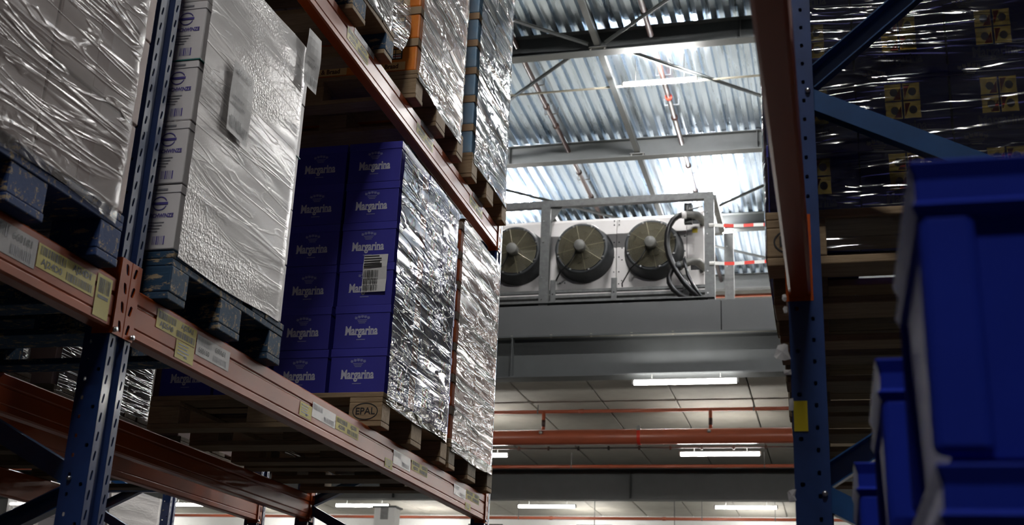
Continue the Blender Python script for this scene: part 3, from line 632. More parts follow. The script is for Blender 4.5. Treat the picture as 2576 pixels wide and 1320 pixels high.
# ------------------------------------------------------------------ pallets
def pallet(label, x0, x1, y0, y1, z, mats, group, stamp=False, sx=1):
    """euro pallet, long boards along X; mats = (boards, blocks)"""
    cx, cy = (x0+x1)/2, (y0+y1)/2; hx, hy = (x1-x0)/2, (y1-y0)/2
    e = empty('pallet', (cx, cy, z), label, 'pallet', group)
    bd, bk = mats; rnd = random.Random(label)
    wide = .13; deck = MB().box(-hx, hx, -.0725, .0725, 0, .022).mesh('deck_board', bd); thin = MB().box(-hx, hx, -.05, .05, 0, .022).mesh('deck_board', bd)
    bot = MB().box(-hx, hx, -.05, .05, 0, .022).mesh('bottom_board', bd); botc = MB().box(-hx, hx, -.0725, .0725, 0, .022).mesh('bottom_board', bd)
    ys = [-hy+.0725, -hy*.5, 0, hy*.5, hy-.0725]
    for k, y in enumerate(ys): part('deck_board', thin if k % 2 else deck, e, (rnd.uniform(-.003, .003), y, .122), bev=.003)
    for k, y in enumerate((-hy+.05, 0, hy-.05)): part('bottom_board', botc if k == 1 else bot, e, (0, y, 0), bev=.003)
    st = MB().box(-.0725, .0725, -hy, hy, 0, .022).mesh('stringer_board', bd)
    blk = MB().box(-.0725, .0725, -.05, .05, 0, .078).mesh('block', bk); blkc = MB().box(-.0725, .0725, -.0725, .0725, 0, .078).mesh('block', bk)
    for x in (-hx+.0725, 0, hx-.0725):
        part('stringer_board', st, e, (x, 0, .1), bev=.003)
        for k, y in enumerate((-hy+.05, 0, hy-.05)):
            b = part('block', blkc if k == 1 else blk, e, (x+rnd.uniform(-.003, .003), y+rnd.uniform(-.003, .003), .022), bev=.004)
            if stamp and k == 0 and abs(x) > .1 and x*stamp > 0:
                m = MB(); ring2(m, '-y', (0, -.0512, .04), .056, .036, .004, 0); vs, fs = text_mesh('EPAL', .04, 0, 1.0, .0006); put2d(m, vs, fs, '-y', (0, -.0512, .04), 0)
                part('stamp', m.mesh('stamp', 'ink'), b, label='branded oval pallet mark reading EPAL')
    return e
# ------------------------------------------------------------------ cartons
def crest(mb, plane, at, w0, mi):
    h = w0*.5
    for k in range(5):
        u = (-.42+.21*k)*w0; v = h*(.18+.16*math.cos((k-2)*.9)); put2d(mb, [(u-.1*w0, v-.1*h), (u, v-.22*h), (u+.1*w0, v-.1*h), (u+.06*w0, v+.2*h), (u, v+.1*h), (u-.07*w0, v+.22*h)], [(0,1,2,3,4,5)], plane, at, mi)
    for k in range(3): rect2(mb, plane, at, -w0*(.34-.06*k), w0*(.34-.06*k), -h*(.2+.2*k), -h*(.1+.2*k), mi)
def serif_word(mb, word, size, plane, at, mi, sx=.62, bold=.0016):
    """condensed heavy lettering with slab feet under the stems"""
    vs, fs = text_mesh(word, size, 0, sx, bold*size/.05); put2d(mb, vs, fs, plane, at, mi)
    base = sorted(v for u, v in vs)[len(vs)//2]; us = [u for u, v in vs]; u0 = min(us)
    vb = min(v for u, v in vs if u < u0+size*.12)                  # foot of the capital
    row = sorted({round(u, 5) for u, v in vs if abs(v-vb) < size*.012})
    for a, b in zip(row, row[1:]):
        if size*.03 < b-a < size*.14: rect2(mb, plane, at, a-size*.035, b+size*.035, vb, vb+size*.06, mi)
def margarine_mesh(w0, d, h):
    body = MB().box(-w0/2, w0/2, -d/2, d/2, 0, h-.004).mesh('body', 'carton_blue')
    l = MB(); t = .0025; z = h-.036
    l.box(-w0/2-t, w0/2+t, -d/2-t, d/2+t, z, h-.001); lid = l.mesh('lid', 'carton_blue_lid')
    return body, lid
PM = ['print_silver', 'print_faint', 'gold', 'print_red', 'print_grey']
def print_end(w0, d, h, plane, off, parent):
    m = MB(); at = {'-y': (0, -off-.001, h*.40), '+x': (off+.001, 0, h*.40)}[plane]
    serif_word(m, 'Margarina', .054, plane, at, 0, .68); part('lettering', m.mesh('lettering', PM), parent)
    m = MB(); crest(m, plane, (at[0], at[1], h*.68), w0*.27, 1); part('emblem', m.mesh('emblem', PM), parent)
    m = MB(); rect2(m, plane, (at[0], at[1], h*.19), -.02, .02, 0, .004, 1); part('small_print', m.mesh('small_print', PM), parent)
def packs(m, plane, at, u0, v0, w1, h1, red=True):
    for i in range(2):
        for j in range(2):
            a, b = u0+(i-1)*w1+.002, v0+(j-1)*h1+.0015; W, Hh = w1-.004, h1-.003
            put2d(m, [(a, b), (a+W*.5, b+.001), (a+W, b), (a+W-.001, b+Hh*.5), (a+W, b+Hh), (a+W*.5, b+Hh-.001), (a, b+Hh), (a+.001, b+Hh*.5)], [tuple(range(8))], plane, at, 2)
            k = tuple(x + (.0004 if n == (0 if plane == '+x' else 1) and plane == '+x' else 0) for n, x in enumerate(at)) if plane == '+x' else (at[0], at[1]-.0004, at[2])
            if i: put2d(m, [(a+W*.06, b+Hh*.1), (a+W*.4, b+Hh*.9), (a+W*.06, b+Hh*.9)], [(0,1,2)], plane, k, 3)
            else: put2d(m, [(a+W*.5, b+Hh*.06), (a+W*.95, b+Hh*.06), (a+W*.95, b+Hh*.75)], [(0,1,2)], plane, k, 3)
            vs = [(a+W*.55+W*.24*math.cos(q*.628), b+Hh*.48+Hh*.24*math.sin(q*.628)) for q in range(10)]
            put2d(m, vs, [tuple(range(10))], plane, k, 4)
def print_packs(w0, d, h, plane, off, parent, crest_u=-.07, red_side=False):
    m = MB(); at = {'-y': (0, -off-.001, 0), '+x': (off+.001, 0, 0)}[plane]
    packs(m, plane, (at[0], at[1], h*.50), .0, .0, .045, .051); part('picture', m.mesh('picture', PM), parent)
    m = MB(); serif_word(m, 'Margarina', .04, plane, (at[0], at[1], h*.13), 1, .68); part('lettering', m.mesh('lettering', PM), parent)
    up = (at[0]+(.0026 if plane == '+x' else 0), at[1]-(.0026 if plane == '-y' else 0), h*.90)
    c = (up[0]+crest_u, up[1], up[2]) if plane == '-y' else (up[0], up[1]+crest_u, up[2]); m = MB(); crest(m, plane, c, .055, 0); part('emblem', m.mesh('emblem', PM), parent)
    if red_side: m = MB(); rect2(m, plane, (at[0], at[1], h*.5), d*.28, d*.49, -h*.48, h*.3, 3); part('red_panel', m.mesh('red_panel', PM), parent)
def block_of(proto, spots, group, fn):
    """copies of a carton at spots [(x,y,z,rot,meta)]"""
    for k, (x, y, z, rz, meta) in enumerate(spots):
        o = proto if k == 0 else copy_tree(proto)
        o.location = (x, y, z+H0); o.rotation_euler = (0, 0, rz); tag(o, fn(meta), 'carton', group)
def jit(s=.003): return random.uniform(-s, s)

# left margarine load (third place of the lower level)
MX, MY, MZ = -1.78, 4.66, 1.144
def left_margarine():
    w0, d, h = .246, .385, .19; body, lid = margarine_mesh(w0, d, h)
    A = empty('margarine_carton', (0,0,0)); part('body', body, A, bev=.002); part('lid', lid, A, bev=.002); print_end(w0, d, h, '-y', d/2, A)
    B = empty('margarine_carton', (0,0,0)); part('body', body, B, bev=.002); part('lid', lid, B, bev=.002); print_end(w0, d, h, '-y', d/2, B); print_packs(w0, d, h, '+x', w0/2, B, -.14, True)
    g = 'blue margarine cartons on the left rack'
    cols = ['column next to aisle', 'second column from aisle', 'third column from aisle', 'rearmost column']
    S = lambda c: [(MX-w0/2-.265*c+jit(), MY+d/2+jit(), MZ+r*h, 0, (c, r)) for r in range(6)]
    fn = lambda m: 'blue margarine carton at left, %s row from bottom, %s' % (ORD[m[1]], cols[m[0]])
    block_of(B, S(0), g, fn); block_of(A, S(1)+S(2)+S(3), g, fn)
    # rows behind, turned a quarter, ends to the aisle
    C = empty('margarine_carton', (0,0,0)); body2 = MB().box(-d/2, d/2, -w0/2, w0/2, 0, h-.004).mesh('body', 'carton_blue'); t = .0025
    lid2 = MB().box(-d/2-t, d/2+t, -w0/2-t, w0/2+t, h-.036, h-.001).mesh('lid', 'carton_blue_lid')
    part('body', body2, C, bev=.002); part('lid', lid2, C, bev=.002); print_packs(d, w0, h, '+x', d/2, C, -.06)
    sp = [(MX-d/2+jit(), MY+d+.004+w0/2+.235*0+q*(w0-.004+.005)+jit(.001), MZ+r*h, 0, (q, r)) for q in range(2) for r in range(6)]
    block_of(C, sp, g, lambda m: 'blue margarine carton under glossy film, %s row from bottom, %s stack along aisle' % (ORD[m[1]], ('middle', 'far')[m[0]]))
    # delivery sheet stuck on the front
    m = MB(); pl = '-y'; at = (0, 0, 0); rnd = random.Random(3)
    n = 6
    for i in range(n): 
        v0, v1 = -.085+.17*i/n, -.085+.17*(i+1)/n; f = lambda v: -.003*math.sin(v*60)-.002
        m.add([(-.055, f(v0), v0), (.055, f(v0)-.003, v0), (.055, f(v1)-.003, v1), (-.055, f(v1), v1)], [(0,1,2,3)], 0)
    k = (0, -.0095, 0)
    for v in (.072, .06, .048, .036, .026): rect2(m, pl, k, -.05, rnd.uniform(.01, .045), v, v+.006, 1)
    for v0, v1 in ((-.02, .012), (-.05, -.026), (-.078, -.056)): bars2(m, pl, k, -.048, .018, v0, v1, 1, rnd, .005)
    solo('delivery_sheet', m.mesh('delivery_sheet', ['paper', 'ink']), (-1.862, MY-.004, 1.665), 'white delivery sheet with barcodes stuck on the blue margarine cartons', 'label', solid=.0006)
left_margarine()
pallet('wooden pallet stamped EPAL under the blue margarine cartons at left', MX-1.07, MX, MY-.01, MY+.885, 1.0, ('wood', 'wood'), 'pallets on the left rack', stamp=1)

# right margarine load
def right_margarine():
    w0, d, h = .226, .385, .193; body, lid = margarine_mesh(w0, d, h)
    A = empty('margarine_carton', (0,0,0)); part('body', body, A, bev=.002); part('lid', lid, A, bev=.002); print_packs(w0, d, h, '-y', d/2, A, -.065)
    sp = [(-.015+.23*c+jit(.002), 2.95+d/2+jit(.002), 1.166+r*h, 0, (c, r)) for c in range(5) for r in range(5)]
    block_of(A, sp, 'blue margarine cartons on the right rack', lambda m: 'blue carton with gold packs at right, %s row from bottom, %s column from upright' % (ORD[m[1]], ORD[m[0]]))
    B = empty('margarine_carton', (0,0,0)); part('body', body, B, bev=.002); part('lid', lid, B, bev=.002)
    sp = [(-.015+.23*c, 2.95+d*1.5+.01, 1.166+r*h, 0, (c, r)) for c in (0, 4) for r in range(5)]
    block_of(B, sp, 'blue margarine cartons on the right rack', lambda m: 'blue carton behind gold-print ones at right, %s row from bottom, %s side' % (ORD[m[1]], 'aisle' if m[0] == 0 else 'rear'))
right_margarine()
pallet('wooden pallet with round mark under the gold-print cartons at right', -.135, 1.04, 2.93, 3.73, 1.02, ('wood', 'wood'), 'pallets on the right rack', stamp=-1)
for k, y in enumerate((3.80, 4.67, 5.56)):
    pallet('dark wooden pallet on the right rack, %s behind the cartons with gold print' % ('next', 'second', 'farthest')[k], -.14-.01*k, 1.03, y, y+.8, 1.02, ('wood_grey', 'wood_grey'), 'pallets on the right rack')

# ------------------------------------------------------------------ film round a load
def wrap(label, x0, x1, y0, y1, z0, z1, mat, amp=.006, seed=0, r=.02, group='stretch film around the pallet loads', front=False):
    per = []                                                   # perimeter with rounded corners
    def seg(a, b, n):
        for i in range(n): t = i/n; per.append((a[0]+(b[0]-a[0])*t, a[1]+(b[1]-a[1])*t))
    amp *= .45
    nx, ny = max(4, int((x1-x0)/.04)), max(4, int((y1-y0)/.03))
    seg((x1, y0+r), (x1, y1-r), ny); seg((x1-r, y1), (x0+r, y1), nx//2); seg((x0, y1-r), (x0, y0+r), ny//2); seg((x0+r, y0), (x1-r, y0), nx)
    nz = int((z1-z0)/.022); n = len(per); cx, cy = (x0+x1)/2, (y0+y1)/2; vs = []
    for j in range(nz+1):
        z = z0+(z1-z0)*j/nz
        for i, (x, y) in enumerate(per):
            p = Vector((x*1.6, y*1.6+z*.5, z*14+seed*9.1)); a = noise.noise(p)*amp + noise.noise(Vector((x*5, y*5, z*30+seed)))*amp*.4
            a += amp*.5
            ox = (1 if x > x1-r*.5 else -1 if x < x0+r*.5 else 0); oy = (1 if y > y1-r*.5 else -1 if y < y0+r*.5 else 0)
            zz = z + (noise.noise(Vector((x*3, y*3, seed)))*.02 if j in (0, nz) else 0)
            vs.append((x+ox*abs(a)-cx, y+oy*abs(a)-cy, zz-z0))
    cut = n if front else n-nx-1
    fs = [(j*n+i, j*n+(i+1) % n, (j+1)*n+(i+1) % n, (j+1)*n+i) for j in range(nz) for i in range(n) if i < cut]
    me = smooth(MB().add(vs, fs).mesh('stretch_film', mat))
    return solo('stretch_film', me, (cx, cy, z0), label, 'plastic film', group)
wrap('glossy crumpled film around the blue margarine cartons at left', MX-1.065, MX+.008, MY-.012, MY+.89, 1.10, 2.275, 'film_clear', .010, 1)
wrap('shiny film around the gold-print margarine cartons at right', -.142, 1.03, 2.94, 3.73, 1.06, 2.12, 'film_plain', .004, 2, front=True)

# ------------------------------------------------------------------ white load beside the foreground upright
def white_load():
    w0, d, h = .36, .365, .2025; x1, y0, z0 = -1.79, 2.93, 1.15
    g = 'white printed cartons'
    def pr(plane, off):
        m = MB(); at = (0, -off-.001, 0) if plane == '-y' else (off+.001, 0, 0); U = .118 if plane == '-y' else 0
        P = lambda u, v: (at[0]+u, at[1], v) if plane == '-y' else (at[0], at[1]+u, v)
        ring2(m, plane, P(U, h*.70), .024, .022, .003, 0, 20, 20, 340); rect2(m, plane, P(U, h*.70), -.026, .026, -.004, .004, 0)
        vs, fs = text_mesh('MARCHWINZE', .017, 0, .85, .0006); put2d(m, vs, fs, plane, P(U, h*.51), 0)
        for k in range(4): rect2(m, plane, P(U, h*(.40-.045*k)), -.03, .022-.006*k, 0, .0028, 1)
        bars2(m, plane, P(U+.01, h*.13), -.018, .022, -.012, .014, 0, random.Random(2), .005)
        rect2(m, plane, P(U, h*.90), -.02, .02, 0, .006, 1)
        return m.mesh('print', ['ink_violet', 'print_grey'])
    body = MB().box(-w0/2, w0/2, -d/2, d/2, 0, h-.002).mesh('body', 'carton_white')
    A = empty('white_carton', (0,0,0)); part('body', body, A, bev=.003); part('print', pr('-y', d/2), A)
    part('flap_seam', MB().box(-w0/2-.0012, w0/2+.0012, -d/2-.0012, -d/2+.05, h*.86, h*.866).mesh('flap_seam', 'print_grey'), A)
    sp = [(x1-w0/2-.366*c+jit(), y0+d/2+jit(), z0+r*h, 0, (c, r)) for c in range(3) for r in range(5)]
    block_of(A, sp, g, lambda m: 'white carton with violet print, %s row from bottom, %s from aisle' % (ORD[m[1]], ORD[m[0]]))
    B = empty('white_carton', (0,0,0)); part('body', body, B, bev=.003)
    m = MB(); rect2(m, '+x', (w0/2+.001, 0, h*.4), -.13, -.03, -.05, .03, 1); rect2(m, '+x', (w0/2+.001, 0, h*.5), .02, .12, -.02, .0, 0); part('print', m.mesh('print', ['print_faint', 'carton_mauve']), B)
    sp = [(x1-w0/2-.366*c+jit(), y0+d*1.5+.004+jit(), z0+r*h, 0, (c, r)) for c in range(2) for r in range(5)]
    block_of(B, sp, g, lambda m: 'white carton on far side of load, %s row from bottom, %s from aisle' % (ORD[m[1]], ORD[m[0]]))
    solo('slip_sheet', MB().box(-.55, .001, -.004, .74, 0, .003).mesh('slip_sheet', 'teal'), (x1+.002, y0, z0+3*h-.0025), 'thin teal slip sheet between two rows of the white cartons', 'sheet')
    pallet('blue painted worn pallet under the white cartons beside the upright', -2.94, x1+.002, 2.93, 3.68, 1.0, ('wood_blue', 'wood_blue'), 'pallets on the left rack')
    wrap('milky bubbled film around the white cartons', -2.93, x1+.006, 2.925, 3.675, 1.13, 2.165, 'film_milky', .007, 3)
    # two paper sheets stuck on the film
    def sheet(name, loc, w1, h1, label, bend, lean, words):
        m = MB(); n = 8; X = lambda v, u: .006+bend*math.sin(v*25+u*20)*.5+lean*(u+w1/2)
        for i in range(n):
            for j in range(4):
                q = [(-w1/2+w1*a/4, -h1/2+h1*b/n) for a, b in ((j, i), (j+1, i), (j+1, i+1), (j, i+1))]
                m.add([(X(v, u), u, v) for u, v in q], [(0,1,2,3)], 0)
        def pt(u, v): return (X(v, u)+.003, u, v)
        vs, fs = text_mesh(words, .026, 0, 1, .0005) if words else ([], [])
        m.add([pt(u, v+h1*.38) for u, v in vs], fs, 1)
        rnd = random.Random(5)
        for (u0, u1, v0, v1) in ((-.38, .1, -.42, -.26), (.1, .4, -.42, -.3), (-.38, .2, -.1, -.06), (-.38, .1, 0, .03)):
            u = u0*w1
            while u < u1*w1: b = rnd.choice((.002, .004)); m.add([pt(u, v0*h1), pt(u+b, v0*h1), pt(u+b, v1*h1), pt(u, v1*h1)], [(0,1,2,3)], 2); u += b+.003
        solo(name, m.mesh(name, ['label_grey', 'ink', 'black']), loc, label, 'label', 'paper sheets on the white load')
    sheet('paper_label', (-1.7755, 3.17, 1.725), .145, .24, 'creased paper label with dark number on the film of the white load', .003, .0, '6013 023')
    sheet('paper_label', (-1.768, 3.625, 2.12), .10, .22, 'paper label standing off the far top corner of the white load', .006, .10, '')
white_load()

# ------------------------------------------------------------------ load left of the foreground upright
def mauve_load():
    x1, y0, y1, z0 = -1.79, 1.87, 2.665, 1.15; h = .255
    A = empty('plain_carton', (0,0,0)); w0, d = .38, .39
    part('body', MB().box(-w0/2, w0/2, -d/2, d/2, 0, h-.003).mesh('body', 'carton_mauve'), A, bev=.004)
    part('tape', MB().box(-w0/2-.001, w0/2+.001, -.025, .025, .01, h-.001).mesh('tape', 'carton_pink'), A)
    sp = [(x1-w0/2-.39*c+jit(), y0+d/2+q*(d+.012)+jit(.002), z0+r*h, 0, (c, q, r)) for c in range(2) for q in range(2) for r in range(5)]
    block_of(A, sp, 'brown-grey cartons under film at the left edge', lambda m: 'brown-grey carton at left edge, %s row from bottom, %s stack, %s' % (ORD[m[2]], ('near', 'far')[m[1]], ('aisle side', 'rear side')[m[0]]))
    pallet('dark blue painted pallet at the left edge', -2.94, x1+.004, y0, y1, 1.0, ('wood_blue2', 'wood_blue2'), 'pallets on the left rack')
    wrap('streaky wrinkled film around the brown-grey cartons at the left edge', -2.93, x1+.006, y0-.004, y1+.004, 1.11, 2.44, 'film_soft', .009, 4)
    # next load, seen from below only
    pallet('wooden pallet left of the picture on the lower beams', -2.94, -1.79, .98, 1.78, 1.0, ('wood', 'wood'), 'pallets on the left rack')
mauve_load()

# ------------------------------------------------------------------ tray loads
def tray_carton(w0, d, h, mat, band, prints=None, top=True):
    """carton with a cardboard tray band; returns the Empty"""
    A = empty('tray_carton', (0,0,0))
    part('body', MB().box(-w0/2+.004, w0/2-.004, -d/2+.004, d/2-.004, .0, h-.002).mesh('body', mat), A, bev=.008)
    part('tray', MB().box(-w0/2, w0/2, -d/2, d/2, h-.042, h-.001).mesh('tray', band), A, bev=.002)
    if prints: part('print', prints, A)
    return A
def tray_load(x1, y0, y1, z0, h, rows, mat, band, g, lab, prints=None, w0=.29):
    d = (y1-y0)/2-.004; A = tray_carton(w0, d, h, mat, band, prints)
    sp = [(x1-w0/2-.295*c+jit(.002), y0+d/2+q*(d+.006)+jit(.002), z0+r*h, 0, (c, q, r)) for c in range(3) for q in range(2) for r in range(rows)]
    block_of(A, sp, g, lambda m: '%s, %s row up, %s, %s from aisle' % (lab, ORD[m[2]], ('near stack', 'far stack')[m[1]], ORD[m[0]]))
tray_load(-1.79, 5.615, 6.395, 1.145, .161, 7, 'carton_orange', 'cardboard_dim', 'orange carton trays on the lower beams', 'orange carton with brown tray edge')
pallet('wooden pallet under the orange tray cartons at the rack end', -2.86, -1.785, 5.61, 6.40, 1.0, ('wood', 'wood_grey'), 'pallets on the left rack')
wrap('glossy film around the orange tray cartons at the rack end', -2.68, -1.783, 5.608, 6.402, 1.09, 2.29, 'film_hazy', .012, 5)
def sun_print(w0, d, h):
    m = MB(); at = (0, -d/2+.0025, 0)
    rect2(m, '-y', at, -w0*.1, w0*.24, h*.38, h*.72, 3)
    k = (0, at[1]-.0006, 0)
    for i in range(3):
        for j in range(2): rect2(m, '-y', k, -w0*.08+i*.03, -w0*.08+i*.03+.026, h*(.41+.15*j), h*(.53+.15*j), 1 if j else 4)
        rect2(m, '-y', (0, k[1]-.0004, 0), -w0*.08+i*.03, -w0*.08+i*.03+.026, h*.46, h*.49, 2)
    rect2(m, '-y', at, -w0*.48, w0*.3, h*.05, h*.3, 1)
    vs, fs = text_mesh('Bak & Braad', .033, 0, .9, .0011); put2d(m, [(u-.02, v+h*.17) for u, v in vs], fs, '-y', (0, at[1]-.0008, 0), 0)
    return m.mesh('print', ['print_brown', 'print_pale', 'print_red', 'ink', 'paper'])
tray_load(-1.79, 4.785, 5.525, 2.705, .171, 8, 'carton_sun', 'cardboard', 'orange baking-fat cartons on the upper beams', 'orange carton with black lettering', sun_print(.29, .366, .171))
pallet('film-wrapped wooden pallet under the orange lettered cartons, upper level', -2.86, -1.783, 4.78, 5.53, 2.56, ('wood', 'wood'), 'pallets on the left rack')
wrap('shiny film around the orange lettered cartons, upper level', -2.68, -1.782, 4.778, 5.532, 2.65, 4.06, 'film_hazy', .012, 6)
tray_load(-1.79, 5.715, 6.435, 2.705, .171, 8, 'carton_sky', 'cardboard', 'light blue tray cartons on the upper beams', 'light blue carton with brown tray')
pallet('wooden pallet under the light blue tray cartons, upper level', -2.86, -1.783, 5.71, 6.44, 2.56, ('wood', 'wood'), 'pallets on the left rack')
wrap('shiny film around the light blue tray cartons, upper level', -2.68, -1.782, 5.708, 6.442, 2.66, 4.06, 'film_clear', .012, 7)
def upper_near():
    A = empty('plain_carton', (0,0,0)); part('body', MB().box(-.19, .19, -.19, .19, 0, .25).mesh('body', 'carton_mauve'), A, bev=.004)
    part('tape', MB().box(-.191, .191, -.025, .025, .01, .251).mesh('tape', 'cardboard'), A)
    sp = [(-1.985-.39*c, 3.87+q*.39, 2.71+r*.255, 0, (c, q, r)) for c in range(2) for q in range(2) for r in range(4)]
    block_of(A, sp, 'plain cartons at the top of the picture', lambda m: 'plain carton at top edge, %s row from bottom, %s stack, %s' % (ORD[m[2]], ('near', 'far')[m[1]], ('aisle side', 'rear side')[m[0]]))
    pallet('blue-edged wooden pallet at the top of the picture', -2.9, -1.785, 3.66, 4.46, 2.56, ('wood', 'wood_blue'), 'pallets on the left rack')
    wrap('loose film around the plain cartons at the top of the picture', -2.6, -1.783, 3.66, 4.46, 2.69, 3.75, 'film_hazy', .014, 8)
    m = MB(); n = 8                                            # loose corner of film sticking out
    P = [(0, 0, 0), (.0, .13, .03), (-.01, .2, .1), (-.02, .27, .2), (-.03, .3, .3), (-.04, .27, .42)]
    for a, b in zip(P, P[1:]): m.add([a, b, (-.06, b[1]*.25, b[2]+.06), (-.06, a[1]*.25, a[2]+.06)], [(0,1,2,3)])
    solo('film_corner', smooth(m.mesh('film_corner', 'film_hazy')), (-1.79, 4.45, 2.66), 'loose flap of film hanging in front of the orange lettered cartons', 'plastic film')
    # place 1 of the upper level; unseen cartons added to block lamp light
    D = empty('plain_carton', (0,0,0)); part('body', MB().box(-.48, .48, -.33, .33, 0, .5).mesh('body', 'carton_mauve'), D, bev=.005); part('tape', MB().box(-.481, .481, -.03, .03, .01, .501).mesh('tape', 'cardboard'), D)
    block_of(D, [(-2.37, 3.27, 2.706+r*.502, 0, r) for r in range(2)], 'unseen light-blocking cartons added above the white load', lambda r: 'unseen large carton added above the white load to block light, %s one' % ('lower', 'top')[r])
    pallet('wooden pallet in the dark above the white load', -2.9, -1.85, 2.93, 3.6, 2.56, ('wood_grey', 'wood_grey'), 'pallets on the left rack')
upper_near()

# ------------------------------------------------------------------ rear rack loads
def rear_loads():
    for k, (y0, y1, lab) in enumerate(((4.36, 5.16, 'grey film around a load in the rear rack, seen under the left beam'), (3.4, 4.2, 'grey film around the rear rack load behind the foreground upright'), (2.9, 3.35, ''))):
        if not lab: continue
        h = .27
        A = empty('plain_carton', (0,0,0)); part('body', MB().box(-.25, .25, -.195, .195, 0, h-.004).mesh('body', 'carton_mauve'), A, bev=.004); part('tape', MB().box(-.251, .251, -.025, .025, .01, h-.003).mesh('tape', 'cardboard'), A)
        block_of(A, [(-3.4, y0+.2+q*.4, 1.135+r*h, 0, (q, r)) for q in range(2) for r in range(3)], 'cartons in the rear rack', lambda m: 'grey carton in rear rack, %s load, %s row from bottom, %s stack' % (('far', 'near')[k], ORD[m[1]], ('near', 'far')[m[0]]))
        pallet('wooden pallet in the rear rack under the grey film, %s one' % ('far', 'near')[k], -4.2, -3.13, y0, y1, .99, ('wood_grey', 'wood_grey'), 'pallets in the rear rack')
        wrap(lab, -4.18, -3.135, y0, y1, 1.1, 2.0, 'film_grey', .01, 11+k)
    C = empty('plain_carton', (0,0,0)); part('body', MB().box(-.5, .5, -.4, .4, 0, .6).mesh('body', 'carton_pink'), C, bev=.006); part('tape', MB().box(-.501, .501, -.03, .03, .01, .601).mesh('tape', 'cardboard'), C)  # extra cartons and pallets added to keep light out of the racks
    sp = []
    for lv, z, ys in (('lower', .99, (1.9, 5.45)), ('upper', 2.56, (1.0, 1.9, 2.95, 3.8, 4.65, 5.5))):
        for i, y in enumerate(ys):
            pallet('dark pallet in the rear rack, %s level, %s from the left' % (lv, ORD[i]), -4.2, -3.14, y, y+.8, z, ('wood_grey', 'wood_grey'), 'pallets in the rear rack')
            sp += [(-3.66, y+.4, z+.145+r*.602, 0, (lv, i, r)) for r in range(2)]
    block_of(C, sp, 'large cartons added in the rear rack to block light', lambda m: 'large carton added in rear rack to block light, %s level, %s from left, %s one' % (m[0], ORD[m[1]], ('lower', 'top')[m[2]]))
    for y, q in ((YC0, 'left'), (YC1, 'right')):
        beam('upper level beam of the rear rack in the dark, %s bay' % q, -3.165, y, 1, 2.56, GR); beam('upper far beam of the rear rack in the dark, %s bay' % q, -4.215, y, -1, 2.56, GR)
    # white load in the third rack
    y0, y1 = 8.36, 9.16
    A = empty('white_carton', (0,0,0)); part('body', MB().box(-.29, .29, -.19, .19, 0, .238).mesh('body', 'carton_white'), A, bev=.004); part('flap_seam', MB().box(-.291, .291, -.003, .003, 0, .239).mesh('flap_seam', 'print_grey'), A)
    block_of(A, [(-5.66, y0+.2+q*.4, .16+r*.24, 0, (q, r)) for q in range(2) for r in range(5)], 'white cartons in the third rack', lambda m: 'white carton in third rack, %s row from bottom, %s stack' % (ORD[m[1]], ('near', 'far')[m[0]]))
    pallet('blue pallet under the white load in the third rack', -6.4, -5.36, y0, y1, .015, ('wood_blue2', 'wood_blue2'), 'pallets in the third rack')
    wrap('bright film around the white load in the third rack', -6.3, -5.355, y0, y1, .13, 1.37, 'film_milky', .01, 14)
    beam('beam carrying the white load in the third rack', -5.35, 7.46, 1, .01, 'third rack beams'); beam('rear beam of the third rack', -6.4, 7.46, 1, .01, 'third rack beams')
    frame('blue rack frame of the third rack, hidden at left', -5.35, 5.61, 1, 1.1, zig(.3, 0, -1, 3), 'third rack frames')
rear_loads()

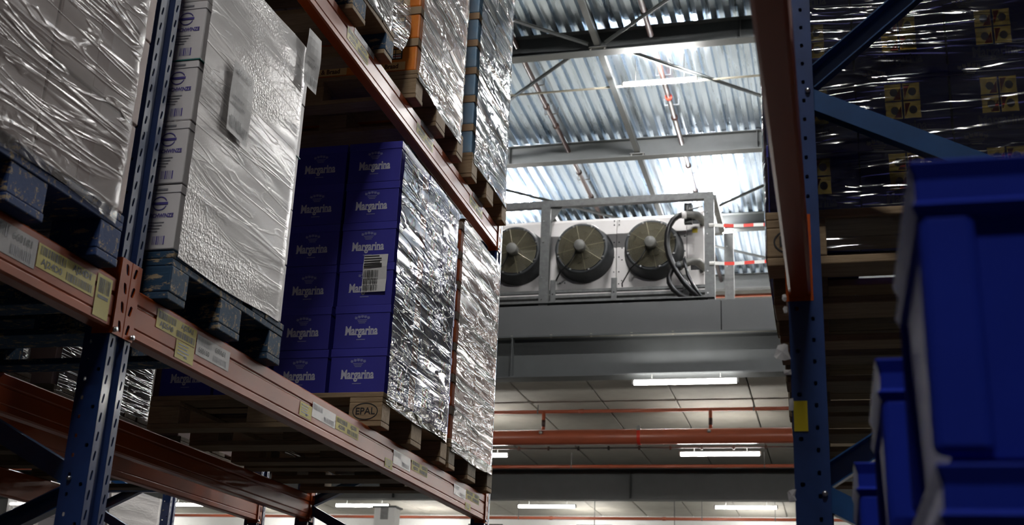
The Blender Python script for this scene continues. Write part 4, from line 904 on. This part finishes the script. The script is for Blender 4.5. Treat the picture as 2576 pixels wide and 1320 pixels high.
# ------------------------------------------------------------------ blue crates at right
def crates():
    W, D, Hc = .40, .30, .24
    def shell():
        m = MB(); t = .004
        def ring(z0, z1, o0, o1):           # outer skin between two levels with outward offsets
            a = [(-W/2-o0, -D/2-o0, z0), (W/2+o0, -D/2-o0, z0), (W/2+o0, D/2+o0, z0), (-W/2-o0, D/2+o0, z0)]
            b = [(-W/2-o1, -D/2-o1, z1), (W/2+o1, -D/2-o1, z1), (W/2+o1, D/2+o1, z1), (-W/2-o1, D/2+o1, z1)]
            m.add(a+b, [(i, (i+1) % 4, 4+(i+1) % 4, 4+i) for i in range(4)])
        lev = [(0, -.02), (.012, -.018), (.014, -.012), (.195, -.006), (.196, .0), (.204, .004), (.208, .0), (.225, .0), (.238, .004), (.24, .003)]
        for (z0, o0), (z1, o1) in zip(lev, lev[1:]): ring(z0, z1, o0, o1)
        lin = [(.24, .003), (.238, -.008), (.02, -.022)]
        for (z0, o0), (z1, o1) in zip(lin, lin[1:]): ring(z0, z1, o0, o1)
        m.box(-W/2+.02, W/2-.02, -D/2+.02, D/2-.02, 0, .004)
        return m.mesh('shell', 'crate_blue')
    A = empty('plastic_crate', (0,0,0)); part('shell', shell(), A, bev=.002)
    for sx in (-1, 1):
        for sy in (-1, 1): part('corner_rib', MB().box(min(sx*W/2, sx*(W/2-.042)), max(sx*W/2, sx*(W/2-.042)), min(sy*D/2, sy*(D/2-.014)), max(sy*D/2, sy*(D/2-.014)), .014, .2).mesh('corner_rib', 'crate_blue'), A, bev=.008)
    for sy in (-1,):
        for x in (-.07, .07): part('rib', MB().box(x-.003, x+.003, -D/2-.001, -D/2+.014, .02, .198).mesh('rib', 'crate_blue'), A)
        part('handle_lip', MB().box(-.06, .06, -D/2-.004, -D/2+.01, .185, .2).mesh('handle_lip', 'crate_blue'), A, bev=.003)
    sp = []
    for k, (x, y, top, n, nm) in enumerate(((.27, 1.06, .396, 4, 'nearest'), (.252, 1.46, .347, 4, 'middle'), (.232, 1.86, .31, 4, 'farthest'))):
        for r in range(n): sp.append((x + (.004 if r % 2 else 0), y, top-Hc-r*.232, 0, (nm, r)))
    for q, (x, y, z, rz, meta) in enumerate(sp):
        o = A if q == 0 else copy_tree(A); o.location = (x, y, z+H0)
        tag(o, 'blue plastic crate in the %s stack at right, %s' % (meta[0], ('on top', 'second from top', 'third from top', 'at the bottom')[meta[1]]), 'crate', 'stacked blue plastic crates')
    solo('shelf_board', MB().box(0, 1.0, 0, 2.6, 0, .03).mesh('shelf_board', 'wood_grey'), (-.06, .05, -.6), 'wooden shelf board below the stacked blue crates', 'shelf', bev=.003)
    for k, (x, y, z, h) in enumerate(((.23, 1.46, -.565, .0), )): pass
    # clear bag standing out of the farthest crate
    m = MB(); n = 14; vs = []
    for j in range(7):
        z = .06*j*.45; r = .05*(1+.25*math.sin(j*1.3))*(1-.07*j)
        for i in range(n):
            a = 2*math.pi*i/n; rr = r*(1+.3*noise.noise(Vector((math.cos(a)*2, math.sin(a)*2, j*.8)))); vs.append((rr*math.cos(a), rr*math.sin(a), z))
    m.add(vs, [(j*n+i, j*n+(i+1) % n, (j+1)*n+(i+1) % n, (j+1)*n+i) for j in range(6) for i in range(n)] + [tuple(6*n+i for i in range(n))])
    solo('plastic_bag', smooth(m.mesh('plastic_bag', 'bag')), (.115, 1.80, .21), 'crumpled clear plastic bag standing in the farthest blue crate', 'bag')
crates()

# ------------------------------------------------------------------ small things on the right upright
def scraps():
    solo('yellow_sticker', MB().box(0, .03, -.002, 0, 0, .068).mesh('yellow_sticker', 'yellow'), (-.078, Y1-.0515, .567), 'yellow sticker on the lower part of the right blue upright', 'sticker')
    rnd = random.Random(4)
    def scrap(loc, w1, h1, lab, tip=0):
        m = MB(); n = 9; c = (0, 0, 0)
        vs = [(w1/2*max(-.8, min(.8, 1.2*math.cos(2*math.pi*i/n)))*(.7+.5*rnd.random()), rnd.uniform(-.0015, .0015), h1/2*max(-.85, min(.85, 1.25*math.sin(2*math.pi*i/n)))*(.75+.45*rnd.random())) for i in range(n)] + [(0, -.0015, 0)]
        m.add(vs, [(i, (i+1) % n, n) for i in range(n)])
        solo('torn_label', m.mesh('torn_label', 'paper'), loc, lab, 'label scrap', 'torn paper scraps at the right rack', solid=.0015)
    scrap((-.098, Y1-.055, .748), .04, .042, 'large torn white scrap on the right upright edge')
    scrap((-.088, Y1-.055, .700), .02, .014, 'tiny torn scrap below the large white scrap')
    scrap((-.09, Y1-.06, .875), .012, .02, 'small white peg at the end of the right orange beam')
    scrap((-.088, Y1-.06, .845), .012, .02, 'lower small white peg under the right orange beam')
    scrap((-.083, Y1-.055, .625), .014, .034, 'narrow torn scrap beside the yellow sticker')
    scrap((-.088, Y1-.055, .425), .02, .03, 'pale torn scrap low on the right upright edge')
scraps()
